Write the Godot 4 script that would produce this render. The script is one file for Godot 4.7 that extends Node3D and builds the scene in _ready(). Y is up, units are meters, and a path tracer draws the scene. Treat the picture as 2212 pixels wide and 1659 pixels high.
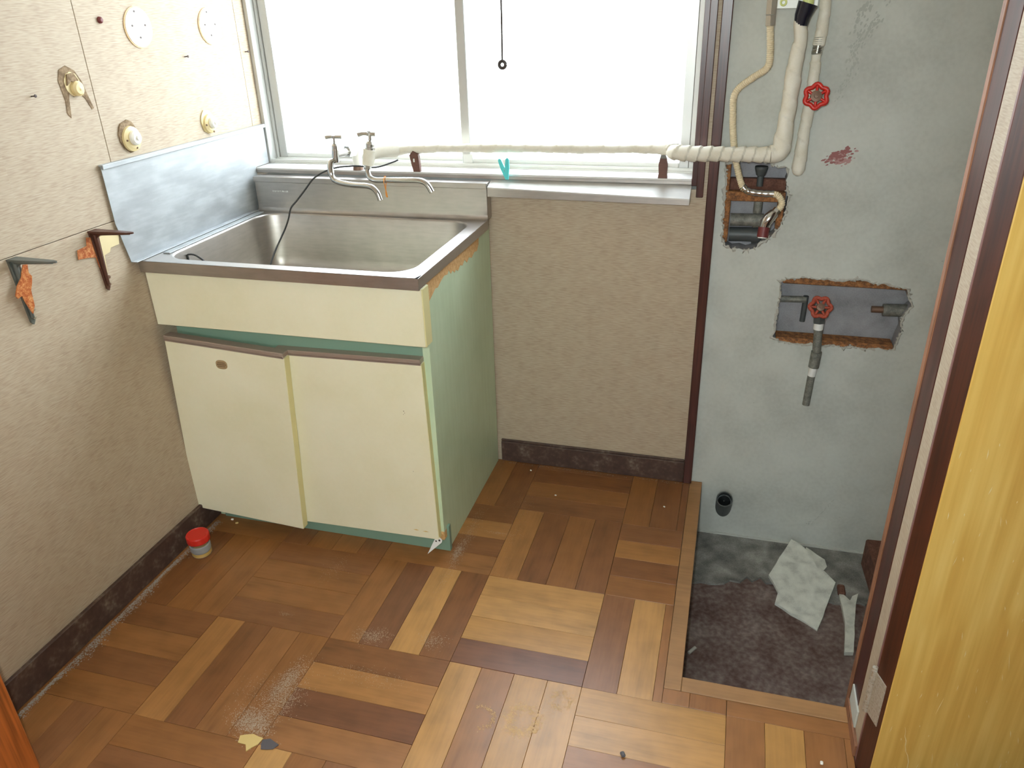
extends Node3D

# ---------------------------------------------------------------- state
var M := {}
var used := {}
var rng := RandomNumberGenerator.new()

# ---------------------------------------------------------------- mesh helpers
func S() -> SurfaceTool:
	var st := SurfaceTool.new()
	st.begin(Mesh.PRIMITIVE_TRIANGLES)
	return st

func tri(st: SurfaceTool, a: Vector3, b: Vector3, c: Vector3, na: Vector3, nb: Vector3, nc: Vector3) -> void:
	var g := (b - a).cross(c - a)
	if g.length_squared() < 1e-18:
		return
	if g.dot(na + nb + nc) > 0.0:
		st.set_normal(na); st.add_vertex(a)
		st.set_normal(nc); st.add_vertex(c)
		st.set_normal(nb); st.add_vertex(b)
	else:
		st.set_normal(na); st.add_vertex(a)
		st.set_normal(nb); st.add_vertex(b)
		st.set_normal(nc); st.add_vertex(c)

func quad(st: SurfaceTool, a: Vector3, b: Vector3, c: Vector3, d: Vector3, n: Vector3) -> void:
	tri(st, a, b, c, n, n, n)
	tri(st, a, c, d, n, n, n)

func quad4(st: SurfaceTool, p: Array, n: Array) -> void:
	tri(st, p[0], p[1], p[2], n[0], n[1], n[2])
	tri(st, p[0], p[2], p[3], n[0], n[2], n[3])

# a box with chamfered edges
func box(st: SurfaceTool, lo: Vector3, hi: Vector3, b := 0.0, xf := Transform3D.IDENTITY) -> void:
	var c := (lo + hi) * 0.5
	var h := (hi - lo) * 0.5
	b = minf(b, minf(h.x, minf(h.y, h.z)) * 0.9)
	for ax in 3:
		var u := (ax + 1) % 3
		var v := (ax + 2) % 3
		for s in [-1.0, 1.0]:
			var n := Vector3.ZERO
			n[ax] = s
			var q := []
			for k in [[-1, -1], [1, -1], [1, 1], [-1, 1]]:
				var p := c
				p[ax] += s * h[ax]
				p[u] += k[0] * (h[u] - b)
				p[v] += k[1] * (h[v] - b)
				q.append(xf * p)
			quad(st, q[0], q[1], q[2], q[3], (xf.basis * n).normalized())
	if b <= 0.0:
		return
	for ax in 3:
		var u := (ax + 1) % 3
		var v := (ax + 2) % 3
		for su in [-1.0, 1.0]:
			for sv in [-1.0, 1.0]:
				var n := Vector3.ZERO
				n[u] = su
				n[v] = sv
				var q := []
				for k in [[-1, 0], [1, 0], [1, 1], [-1, 1]]:
					var p := c
					p[ax] += k[0] * (h[ax] - b)
					p[u] += su * (h[u] - (b if k[1] == 1 else 0.0))
					p[v] += sv * (h[v] - (0.0 if k[1] == 1 else b))
					q.append(xf * p)
				quad(st, q[0], q[1], q[2], q[3], (xf.basis * n).normalized())
	for sx in [-1.0, 1.0]:
		for sy in [-1.0, 1.0]:
			for sz in [-1.0, 1.0]:
				var s := Vector3(sx, sy, sz)
				var n := (xf.basis * s).normalized()
				var p0 := xf * (c + s * Vector3(h.x, h.y - b, h.z - b))
				var p1 := xf * (c + s * Vector3(h.x - b, h.y, h.z - b))
				var p2 := xf * (c + s * Vector3(h.x - b, h.y - b, h.z))
				tri(st, p0, p1, p2, n, n, n)

# a solid with eight given corners: the four of one end, then the four of the other in the same order
func hexa(st: SurfaceTool, p: Array) -> void:
	var c := Vector3.ZERO
	for v in p:
		c += v / 8.0
	for f in [[0, 1, 2, 3], [4, 5, 6, 7], [0, 1, 5, 4], [1, 2, 6, 5], [2, 3, 7, 6], [3, 0, 4, 7]]:
		var n: Vector3 = (p[f[1]] - p[f[0]]).cross(p[f[2]] - p[f[0]]).normalized()
		if n.dot(p[f[0]] + p[f[2]] - 2.0 * c) < 0.0:
			n = -n
		quad(st, p[f[0]], p[f[1]], p[f[2]], p[f[3]], n)

# smooth path through control points
func path(ctrl: Array, per := 8) -> Array:
	var out := []
	var n := ctrl.size()
	for i in n - 1:
		var p0: Vector3 = ctrl[maxi(i - 1, 0)]
		var p1: Vector3 = ctrl[i]
		var p2: Vector3 = ctrl[i + 1]
		var p3: Vector3 = ctrl[mini(i + 2, n - 1)]
		for k in per:
			out.append(p1.cubic_interpolate(p2, p0, p3, float(k) / per))
	out.append(ctrl[n - 1])
	return out

# tube along points; rad is a number or a Callable(length along, angle, share 0..1)
func tube(st: SurfaceTool, pts: Array, rad, sides := 12, cap := true, flat := false) -> void:
	var n := pts.size()
	var rows := []
	var nrm := []
	var t0: Vector3 = (pts[1] - pts[0]).normalized()
	var up := Vector3.UP if absf(t0.y) < 0.9 else Vector3.RIGHT
	var a := t0.cross(up).normalized()
	var along := 0.0
	var total := 0.0
	for i in n - 1:
		total += (pts[i + 1] - pts[i]).length()
	for i in n:
		var t: Vector3 = (pts[mini(i + 1, n - 1)] - pts[maxi(i - 1, 0)]).normalized()
		a = (a - t * a.dot(t)).normalized()
		var b := t.cross(a)
		if i > 0:
			along += (pts[i] - pts[i - 1]).length()
		var row := []
		var rn := []
		for k in sides:
			var th := TAU * k / sides
			var d := a * cos(th) + b * sin(th)
			var r: float = rad.call(along, th, along / maxf(total, 1e-6)) if rad is Callable else float(rad)
			row.append(pts[i] + d * r)
			rn.append(d)
		rows.append(row)
		nrm.append(rn)
	if rad is Callable and not flat:
		for i in n:
			for k in sides:
				var du: Vector3 = rows[mini(i + 1, n - 1)][k] - rows[maxi(i - 1, 0)][k]
				var dv: Vector3 = rows[i][(k + 1) % sides] - rows[i][(k + sides - 1) % sides]
				var g := du.cross(dv).normalized()
				nrm[i][k] = g if g.dot(nrm[i][k]) > 0.0 else -g
	for i in n - 1:
		for k in sides:
			var k2 := (k + 1) % sides
			if flat:
				var nn: Vector3 = (nrm[i][k] + nrm[i][k2]).normalized()
				quad(st, rows[i][k], rows[i][k2], rows[i + 1][k2], rows[i + 1][k], nn)
			else:
				quad4(st, [rows[i][k], rows[i][k2], rows[i + 1][k2], rows[i + 1][k]], [nrm[i][k], nrm[i][k2], nrm[i + 1][k2], nrm[i + 1][k]])
	if cap:
		var tn: Vector3 = (pts[n - 1] - pts[n - 2]).normalized()
		for k in range(1, sides - 1):
			tri(st, rows[0][0], rows[0][k], rows[0][k + 1], -t0, -t0, -t0)
			tri(st, rows[n - 1][0], rows[n - 1][k], rows[n - 1][k + 1], tn, tn, tn)

# turned shape: profile of (radius, height), round around y, placed by xf
func lathe(st: SurfaceTool, prof: Array, sides: int, xf := Transform3D.IDENTITY, smooth := false) -> void:
	for i in prof.size() - 1:
		var p: Vector2 = prof[i]
		var q: Vector2 = prof[i + 1]
		var d := q - p
		if d.length() < 1e-7:
			continue
		var nr := Vector2(d.y, -d.x).normalized()
		var np := nr
		var nq := nr
		if smooth:
			if i > 0:
				var e: Vector2 = p - prof[i - 1]
				np = (nr + Vector2(e.y, -e.x).normalized()).normalized()
			if i < prof.size() - 2:
				var f: Vector2 = prof[i + 2] - q
				nq = (nr + Vector2(f.y, -f.x).normalized()).normalized()
		for k in sides:
			var a0 := TAU * k / sides
			var a1 := TAU * (k + 1) / sides
			var c0 := Vector3(cos(a0), 0, sin(a0))
			var c1 := Vector3(cos(a1), 0, sin(a1))
			var P := [xf * (c0 * p.x + Vector3.UP * p.y), xf * (c1 * p.x + Vector3.UP * p.y), xf * (c1 * q.x + Vector3.UP * q.y), xf * (c0 * q.x + Vector3.UP * q.y)]
			var N := []
			for w in [[c0, np], [c1, np], [c1, nq], [c0, nq]]:
				N.append((xf.basis * (w[0] * w[1].x + Vector3.UP * w[1].y)).normalized())
			quad4(st, P, N)

# extruded outline in the xy plane, from z = 0 to z = depth
func prism(st: SurfaceTool, poly: PackedVector2Array, depth: float, xf := Transform3D.IDENTITY) -> void:
	var idx := Geometry2D.triangulate_polygon(poly)
	var z0 := xf.basis * Vector3(0, 0, -1)
	for i in range(0, idx.size(), 3):
		var p := []
		var q := []
		for k in 3:
			var v := poly[idx[i + k]]
			p.append(xf * Vector3(v.x, v.y, 0))
			q.append(xf * Vector3(v.x, v.y, depth))
		tri(st, p[0], p[1], p[2], z0, z0, z0)
		tri(st, q[0], q[1], q[2], -z0, -z0, -z0)
	var area := 0.0
	for i in poly.size():
		area += poly[i].cross(poly[(i + 1) % poly.size()])
	var sg := 1.0 if area > 0 else -1.0
	for i in poly.size():
		var a := poly[i]
		var b := poly[(i + 1) % poly.size()]
		var e := (b - a).normalized()
		var n := (xf.basis * Vector3(e.y * sg, -e.x * sg, 0)).normalized()
		quad(st, xf * Vector3(a.x, a.y, 0), xf * Vector3(b.x, b.y, 0), xf * Vector3(b.x, b.y, depth), xf * Vector3(a.x, a.y, depth), n)

# ---------------------------------------------------------------- object helpers
func numbered(n: String) -> String:
	if not used.has(n):
		used[n] = 0
		return n
	used[n] += 1
	return "%s_%03d" % [n, used[n]]

func thing(called: String, label: String, category: String, at := Vector3.ZERO, group := "") -> Node3D:
	var o := Node3D.new()
	o.name = numbered(called)
	add_child(o)
	o.position = at
	o.set_meta("label", label)
	o.set_meta("category", category)
	if group:
		o.set_meta("group", group)
	return o

# commits a shape given in room coordinates as a part of its parent
func part(called: String, st: SurfaceTool, m: Material, parent: Node3D, label := "") -> MeshInstance3D:
	var o := MeshInstance3D.new()
	o.name = called
	o.mesh = st.commit()
	o.material_override = m
	o.cast_shadow = GeometryInstance3D.SHADOW_CASTING_SETTING_ON
	parent.add_child(o, true)
	var off := Vector3.ZERO
	var p: Node = parent
	while p != self:
		off += (p as Node3D).position
		p = p.get_parent()
	o.position = -off
	if label:
		o.set_meta("label", label)
	return o

# a thing of one mesh
func solo(called: String, st: SurfaceTool, m: Material, label: String, category: String, group := "") -> MeshInstance3D:
	var o := MeshInstance3D.new()
	o.name = numbered(called)
	o.mesh = st.commit()
	o.material_override = m
	add_child(o)
	o.set_meta("label", label)
	o.set_meta("category", category)
	if group:
		o.set_meta("group", group)
	return o

func struct(called: String, label: String, category: String) -> Node3D:
	var o := thing(called, label, category)
	o.set_meta("kind", "structure")
	return o

# ---------------------------------------------------------------- texture helpers
func noise(seed_: int, freq: float, oct: int, w: int, h: int, W: int, H: int, type := FastNoiseLite.TYPE_SIMPLEX_SMOOTH) -> PackedByteArray:
	var n := FastNoiseLite.new()
	n.seed = seed_
	n.frequency = freq
	n.noise_type = type
	n.fractal_octaves = oct
	var im := n.get_seamless_image(w, h)
	im.convert(Image.FORMAT_L8)
	if w != W or h != H:
		im.resize(W, H, Image.INTERPOLATE_CUBIC)
	return im.get_data()

func mixn(a: PackedByteArray, b: PackedByteArray, wa: float, wb: float, off := 0.0) -> PackedByteArray:
	var o := PackedByteArray()
	o.resize(a.size())
	for i in a.size():
		o[i] = clampi(int(a[i] * wa + b[i] * wb + off), 0, 255)
	return o

func ramp(d: PackedByteArray, W: int, H: int, stops: Array) -> ImageTexture:
	var lut := PackedByteArray()
	lut.resize(768)
	for i in 256:
		var t := i / 255.0
		var c: Color = stops[0][1]
		for k in stops.size() - 1:
			if t >= stops[k][0]:
				var f := clampf((t - stops[k][0]) / maxf(stops[k + 1][0] - stops[k][0], 1e-6), 0, 1)
				c = stops[k][1].lerp(stops[k + 1][1], f)
		lut[i * 3] = c.r8
		lut[i * 3 + 1] = c.g8
		lut[i * 3 + 2] = c.b8
	var o := PackedByteArray()
	o.resize(d.size() * 3)
	for i in d.size():
		var v := d[i] * 3
		o[i * 3] = lut[v]
		o[i * 3 + 1] = lut[v + 1]
		o[i * 3 + 2] = lut[v + 2]
	return ImageTexture.create_from_image(Image.create_from_data(W, H, false, Image.FORMAT_RGB8, o))

func rgb(r: int, g: int, b: int) -> Color:
	return Color8(r, g, b)

func mat(called: String, c: Color, rough := 0.6, metal := 0.0, tex: Texture2D = null, size := Vector3.ONE, world := false) -> StandardMaterial3D:
	var m := StandardMaterial3D.new()
	m.resource_name = called
	m.albedo_color = c
	m.roughness = rough
	m.metallic = metal
	if tex:
		m.albedo_texture = tex
		m.uv1_triplanar = true
		m.uv1_world_triplanar = world
		m.uv1_scale = Vector3(1.0 / size.x, 1.0 / size.y, 1.0 / size.z)
		m.uv1_triplanar_sharpness = 8.0
	M[called] = m
	return m

func gray(v: int) -> Color:
	return Color8(v, v, v)

func make_materials() -> void:
	var G := [[0.0, gray(0)], [1.0, gray(255)]]
	# wallpapered board: fine horizontal streaks
	var a := noise(3, 0.22, 2, 64, 512, 512, 512)
	var b := noise(9, 0.34, 2, 32, 512, 512, 512)
	var c := noise(21, 0.012, 2, 512, 512, 512, 512)
	var w := mixn(mixn(a, b, 0.5, 0.5), c, 0.85, 0.15)
	var wall_tex := ramp(w, 512, 512, [[0.0, rgb(158, 136, 114)], [0.3, rgb(173, 153, 130)], [0.5, rgb(184, 167, 143)], [0.72, rgb(192, 178, 155)], [1.0, rgb(206, 195, 176)]])
	var wp := mat("wallpaper", Color.WHITE, 0.62, 0, wall_tex, Vector3(0.42, 0.42, 0.42), true)
	# wood for floor strips, grain along x
	var g1 := noise(5, 0.02, 4, 64, 512, 512, 512)
	var g2 := noise(8, 0.10, 2, 32, 512, 512, 512)
	var g3 := noise(14, 0.010, 3, 512, 512, 512, 512)
	var gw := mixn(mixn(g1, g2, 0.65, 0.35), g3, 0.65, 0.35)
	var wood := ramp(gw, 512, 512, [[0.0, gray(190)], [0.35, gray(222)], [0.6, gray(240)], [1.0, gray(255)]])
	var tones := {"L": [rgb(204, 152, 90), rgb(207, 156, 94), rgb(198, 146, 82)], "M": [rgb(164, 110, 62), rgb(168, 114, 66), rgb(160, 106, 58)], "N": [rgb(180, 125, 70), rgb(176, 121, 66), rgb(184, 129, 74)], "K": [rgb(148, 97, 58), rgb(144, 93, 54), rgb(152, 101, 62)], "D": [rgb(132, 84, 55), rgb(126, 80, 51), rgb(138, 91, 61)]}
	for t in tones:
		for k in 3:
			var m := mat("strip_%s%d" % [t, k], tones[t][k], 0.34, 0, wood, Vector3(0.42, 0.42, 0.42))
			m.uv1_offset = Vector3(0.31 * k + 0.1, 0.17 * k, 0.27 * k + 0.07)
			m.metallic_specular = 0.5
	mat("edge_wood", rgb(178, 132, 86), 0.5, 0, wood, Vector3(0.5, 0.5, 0.5))
	mat("floor_plain", rgb(168, 110, 62), 0.4, 0, wood, Vector3(0.5, 0.5, 0.5))
	# door veneer, grain along y: the same grain, turned by its scale
	var d1 := noise(31, 0.05, 4, 512, 32, 512, 512)
	var d2 := noise(33, 0.014, 3, 512, 128, 512, 512)
	var dw := mixn(d1, d2, 0.55, 0.5)
	var door_tex := ramp(dw, 512, 512, [[0.0, rgb(198, 152, 72)], [0.4, rgb(211, 170, 86)], [0.6, rgb(219, 181, 97)], [1.0, rgb(230, 198, 120)]])
	mat("door_veneer", Color.WHITE, 0.42, 0, door_tex, Vector3(0.5, 0.9, 0.5))
	mat("jamb_wood", rgb(222, 122, 56), 0.4, 0, ramp(dw, 512, 512, [[0.0, gray(120)], [0.5, gray(210)], [1.0, gray(255)]]), Vector3(0.25, 0.6, 0.25))
	# dark varnished trim
	var dk := ramp(dw, 512, 512, [[0.0, rgb(50, 22, 17)], [0.5, rgb(72, 35, 28)], [1.0, rgb(94, 50, 42)]])
	var bt := mat("brown_trim", Color.WHITE, 0.32, 0, dk, Vector3(0.2, 0.5, 0.2))
	bt.metallic_specular = 0.5
	mat("worn_trim", rgb(172, 118, 86), 0.6, 0, ramp(dw, 512, 512, [[0.0, gray(130)], [0.5, gray(220)], [1.0, gray(255)]]), Vector3(0.1, 0.3, 0.1))
	mat("purple_highlight", rgb(128, 88, 84), 0.4)  # window light on the door's corner, put into the colour
	mat("door_edge", rgb(84, 39, 19), 0.5, 0, ramp(dw, 512, 512, [[0.0, gray(150)], [0.5, gray(220)], [1.0, gray(255)]]), Vector3(0.2, 0.4, 0.2))
	# dirty baseboard
	var bb := mixn(noise(41, 0.02, 4, 256, 256, 256, 256), noise(42, 0.09, 3, 256, 256, 256, 256), 0.6, 0.4)
	mat("baseboard", Color.WHITE, 0.6, 0, ramp(bb, 256, 256, [[0.0, rgb(62, 44, 38)], [0.5, rgb(78, 58, 50)], [0.68, rgb(94, 75, 64)], [0.85, rgb(120, 104, 90)], [1.0, rgb(140, 126, 110)]]), Vector3(0.35, 0.35, 0.35))
	# concrete
	var c1 := noise(51, 0.008, 5, 512, 512, 512, 512)
	var c2 := noise(52, 0.12, 3, 512, 512, 512, 512)
	var cc := mixn(c1, c2, 0.7, 0.3)
	var con := ramp(cc, 512, 512, [[0.0, rgb(174, 176, 168)], [0.35, rgb(188, 190, 182)], [0.55, rgb(195, 197, 189)], [1.0, rgb(205, 207, 199)]])
	var cm := mat("concrete", Color.WHITE, 0.85, 0, con, Vector3(0.9, 0.9, 0.9), true)
	mat("cavity", rgb(164, 163, 166), 0.9, 0, ramp(cc, 512, 512, [[0.0, gray(190)], [0.5, gray(230)], [1.0, gray(255)]]), Vector3(0.3, 0.3, 0.3), true)
	mat("chipped_plaster", rgb(216, 213, 202), 0.95, 0, ramp(c2, 512, 512, [[0.0, gray(120)], [0.5, gray(215)], [1.0, gray(255)]]), Vector3(0.08, 0.08, 0.08))
	mat("pit_mortar", rgb(210, 208, 200), 0.95, 0, ramp(cc, 512, 512, [[0.0, gray(100)], [0.4, gray(148)], [0.6, gray(170)], [1.0, gray(225)]]), Vector3(0.35, 0.35, 0.35))
	var pf := mixn(c1, noise(57, 0.05, 4, 512, 512, 512, 512), 0.5, 0.5)
	mat("pit_floor", Color.WHITE, 0.9, 0, ramp(pf, 512, 512, [[0.0, rgb(72, 50, 46)], [0.4, rgb(106, 86, 80)], [0.6, rgb(122, 106, 100)], [1.0, rgb(158, 148, 140)]]), Vector3(0.5, 0.5, 0.5))
	mat("tile_board", rgb(236, 238, 228), 0.85, 0, ramp(cc, 512, 512, [[0.0, gray(185)], [0.5, gray(232)], [1.0, gray(255)]]), Vector3(0.2, 0.2, 0.2))
	# rough wood and rust
	var ru := mixn(noise(61, 0.03, 4, 256, 256, 256, 256), noise(62, 0.1, 2, 256, 256, 256, 256), 0.6, 0.4)
	mat("rusty_wood", Color.WHITE, 0.9, 0, ramp(ru, 256, 256, [[0.0, rgb(74, 52, 38)], [0.4, rgb(124, 84, 54)], [0.6, rgb(160, 106, 62)], [1.0, rgb(190, 142, 92)]]), Vector3(0.15, 0.15, 0.15))
	mat("old_joist", Color.WHITE, 0.9, 0, ramp(ru, 256, 256, [[0.0, rgb(64, 40, 32)], [0.5, rgb(106, 70, 56)], [1.0, rgb(142, 104, 88)]]), Vector3(0.2, 0.2, 0.2))
	# metals
	var br := noise(71, 0.06, 3, 64, 512, 512, 512)
	var steel_tex := ramp(mixn(br, c1, 0.5, 0.5), 512, 512, [[0.0, gray(222)], [0.5, gray(236)], [1.0, gray(248)]])
	var steel_rough := ramp(mixn(br, c1, 0.5, 0.5), 512, 512, [[0.0, gray(92)], [0.5, gray(102)], [1.0, gray(114)]])
	var sm := mat("steel", rgb(197, 191, 185), 1.0, 1.0, steel_tex, Vector3(0.3, 0.3, 0.3))
	sm.roughness_texture = steel_rough
	sm.roughness_texture_channel = BaseMaterial3D.TEXTURE_CHANNEL_RED
	var sd := mat("steel_dull", rgb(224, 221, 216), 0.6, 0.5, steel_tex, Vector3(0.3, 0.3, 0.3))
	sd.metallic_specular = 0.5
	var gz := mixn(noise(81, 0.012, 5, 256, 512, 512, 512), br, 0.7, 0.3)
	var gm := mat("galvanised", rgb(200, 204, 205), 1.0, 0.35, ramp(gz, 512, 512, [[0.0, gray(196)], [0.45, gray(214)], [0.62, gray(224)], [1.0, gray(240)]]), Vector3(0.4, 0.4, 0.4))
	gm.roughness_texture = ramp(gz, 512, 512, [[0.0, gray(95)], [1.0, gray(165)]])
	gm.roughness_texture_channel = BaseMaterial3D.TEXTURE_CHANNEL_RED
	mat("chrome", rgb(200, 200, 198), 0.17, 1.0)
	mat("dull_chrome", rgb(196, 194, 188), 0.3, 1.0)
	mat("dark_metal", rgb(74, 68, 66), 0.42, 0.7)
	mat("aluminium", rgb(198, 198, 194), 0.42, 0.55)
	mat("sash_white", rgb(214, 214, 208), 0.5, 0.3)
	mat("zinc_pipe", Color.WHITE, 0.62, 0.25, ramp(bb, 256, 256, [[0.0, rgb(86, 86, 80)], [0.5, rgb(122, 122, 114)], [1.0, rgb(158, 156, 146)]]), Vector3(0.12, 0.12, 0.12))
	mat("dark_pipe", rgb(76, 80, 80), 0.5, 0.2)
	# laminates
	mat("cream", Color.WHITE, 0.45, 0, ramp(mixn(c1, c2, 0.8, 0.2), 512, 512, [[0.0, rgb(231, 225, 190)], [0.5, rgb(237, 231, 200)], [1.0, rgb(241, 236, 208)]]), Vector3(1.0, 1.0, 1.0))
	mat("cream_edge", rgb(228, 218, 160), 0.5)
	var gv := mixn(noise(91, 0.05, 3, 512, 32, 512, 512), c1, 0.5, 0.5)
	mat("green_side", Color.WHITE, 0.38, 0, ramp(gv, 512, 512, [[0.0, rgb(190, 208, 174)], [0.5, rgb(197, 216, 183)], [1.0, rgb(205, 222, 192)]]), Vector3(0.5, 0.5, 0.5))
	mat("green_frame", rgb(128, 158, 138), 0.45)
	mat("peeled_wood", Color.WHITE, 0.9, 0, ramp(ru, 256, 256, [[0.0, rgb(186, 138, 84)], [0.5, rgb(214, 170, 112)], [1.0, rgb(230, 196, 146)]]), Vector3(0.12, 0.12, 0.12))
	mat("rail_brown", rgb(176, 160, 148), 0.4, 0.5)
	mat("sticker_brown", rgb(168, 142, 104), 0.6)
	mat("sticker_print", rgb(104, 78, 54), 0.7)
	# pipes and small things
	var tw := mat("tape_wrap", Color.WHITE, 0.7, 0, ramp(cc, 512, 512, [[0.0, rgb(214, 206, 186)], [0.5, rgb(226, 220, 204)], [1.0, rgb(234, 230, 218)]]), Vector3(0.2, 0.2, 0.2))
	tw.metallic_specular = 0.4
	mat("hose_cream", rgb(222, 206, 172), 0.55)
	mat("black_sleeve", rgb(28, 28, 40), 0.22)
	mat("cable_black", rgb(36, 36, 34), 0.45)
	mat("red_paint", Color.WHITE, 0.35, 0, ramp(ru, 256, 256, [[0.0, rgb(140, 24, 20)], [0.45, rgb(200, 38, 30)], [0.8, rgb(214, 60, 36)], [1.0, rgb(222, 110, 60)]]), Vector3(0.06, 0.06, 0.06))
	mat("old_red_paint", Color.WHITE, 0.6, 0, ramp(ru, 256, 256, [[0.0, rgb(110, 44, 30)], [0.5, rgb(168, 66, 44)], [1.0, rgb(180, 118, 88)]]), Vector3(0.05, 0.05, 0.05))
	mat("hub_brown", rgb(120, 92, 74), 0.5, 0.3)
	mat("white_tape", rgb(232, 232, 228), 0.6)
	mat("pale_yellow", rgb(226, 232, 150), 0.5)
	mat("plastic_white", rgb(240, 238, 228), 0.4)
	mat("plastic_aged", rgb(222, 202, 150), 0.45)
	mat("disc_cream", rgb(240, 232, 216), 0.5)
	mat("disc_rim", rgb(232, 196, 150), 0.6)
	mat("dirt", Color.WHITE, 0.95, 0, ramp(ru, 256, 256, [[0.0, rgb(96, 76, 56)], [0.45, rgb(132, 110, 84)], [0.6, rgb(150, 128, 100)], [1.0, rgb(180, 160, 132)]]), Vector3(0.2, 0.2, 0.2))
	mat("nail", rgb(74, 62, 58), 0.5, 0.5)
	mat("red_brown", rgb(110, 44, 44), 0.5)
	mat("torn_tape", Color.WHITE, 0.35, 0, ramp(ru, 256, 256, [[0.0, rgb(128, 56, 22)], [0.4, rgb(176, 92, 44)], [0.7, rgb(208, 146, 90)], [1.0, rgb(232, 206, 160)]]), Vector3(0.1, 0.1, 0.1))
	mat("torn_paper", rgb(226, 208, 160), 0.6)
	mat("bracket_brown", rgb(92, 60, 48), 0.4, 0.4)
	mat("bracket_grey", rgb(112, 118, 114), 0.4, 0.6)
	mat("peg_brown", rgb(112, 72, 58), 0.55, 0, wood, Vector3(0.1, 0.1, 0.1))
	mat("peg_tip", rgb(120, 118, 112), 0.6)
	mat("clip_cyan", rgb(92, 212, 214), 0.35)
	mat("rubber_orange", rgb(224, 140, 44), 0.5)
	mat("red_lid", rgb(214, 48, 36), 0.32)
	mat("amber", rgb(206, 160, 40), 0.5)
	mat("dust", rgb(186, 164, 142), 1.0)
	mat("dust_grey", rgb(172, 164, 154), 1.0)
	mat("glue", rgb(208, 172, 124), 0.8)
	mat("flake_dark", rgb(96, 92, 96), 0.9)
	mat("flake_light", rgb(222, 194, 128), 0.9)
	mat("stain_red", rgb(150, 100, 98), 0.9)
	mat("stain_red_pale", rgb(176, 138, 134), 0.9)
	mat("stain_grey", rgb(174, 176, 168), 0.95)
	mat("plaster_room", rgb(226, 220, 206), 0.8)
	mat("hinge_steel", Color.WHITE, 0.5, 0.4, ramp(ru, 256, 256, [[0.0, rgb(120, 84, 52)], [0.35, rgb(176, 166, 150)], [1.0, rgb(202, 200, 190)]]), Vector3(0.06, 0.06, 0.06))
	var gl := mat("pane", Color(1, 1, 1, 0.06), 0.2)
	gl.transparency = BaseMaterial3D.TRANSPARENCY_ALPHA
	var jg := mat("jar_glass", Color(0.9, 0.96, 0.94, 0.1), 0.05)
	jg.transparency = BaseMaterial3D.TRANSPARENCY_ALPHA

# ---------------------------------------------------------------- scene
func _ready() -> void:
	rng.seed = 20240611
	view_and_light()
	make_materials()
	shell()
	parquet()
	window_wall()
	alcove()
	right_side()
	cabinet()
	sink()
	taps()
	pipework()
	left_wall_things()
	small_things()
	dust_and_debris()

func view_and_light() -> void:
	var cam := Camera3D.new()
	cam.name = "camera"
	cam.fov = 52.9024
	cam.near = 0.02
	cam.position = Vector3(1.38264, 1.32903, 2.06635)
	var yaw := deg_to_rad(16.26882)
	var pit := deg_to_rad(-26.05184)
	var rol := deg_to_rad(-1.7357)
	cam.basis = Basis(Vector3.UP, yaw) * Basis(Vector3.RIGHT, pit) * Basis(Vector3.BACK, rol)
	add_child(cam)
	cam.current = true
	var sky := ProceduralSkyMaterial.new()      # overcast: even white
	sky.sky_top_color = rgb(230, 244, 255)
	sky.sky_horizon_color = rgb(238, 249, 255)
	sky.ground_horizon_color = rgb(198, 205, 204)
	sky.ground_bottom_color = rgb(188, 194, 192)
	sky.sun_angle_max = 0.0
	var env := Environment.new()
	env.background_mode = Environment.BG_SKY
	env.sky = Sky.new()
	env.sky.sky_material = sky
	env.background_energy_multiplier = 13.5
	env.tonemap_mode = Environment.TONE_MAPPER_LINEAR
	env.tonemap_exposure = 1.1
	env.sdfgi_enabled = true
	env.ssao_enabled = true
	env.ssil_enabled = true
	var we := WorldEnvironment.new()
	we.environment = env
	add_child(we)
	# the flash of the camera that took the picture, beside its lens
	var fl := SpotLight3D.new()
	fl.name = "camera_flash"
	fl.position = Vector3(1.33, 1.39, 2.08)
	fl.basis = cam.basis
	fl.spot_angle = 60.0
	fl.spot_angle_attenuation = 0.9
	fl.spot_range = 8.0
	fl.spot_attenuation = 2.0
	fl.light_energy = 1.2
	fl.light_color = Color(0.96, 1.0, 0.99)
	fl.light_size = 0.02
	fl.shadow_enabled = true
	add_child(fl)

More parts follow.
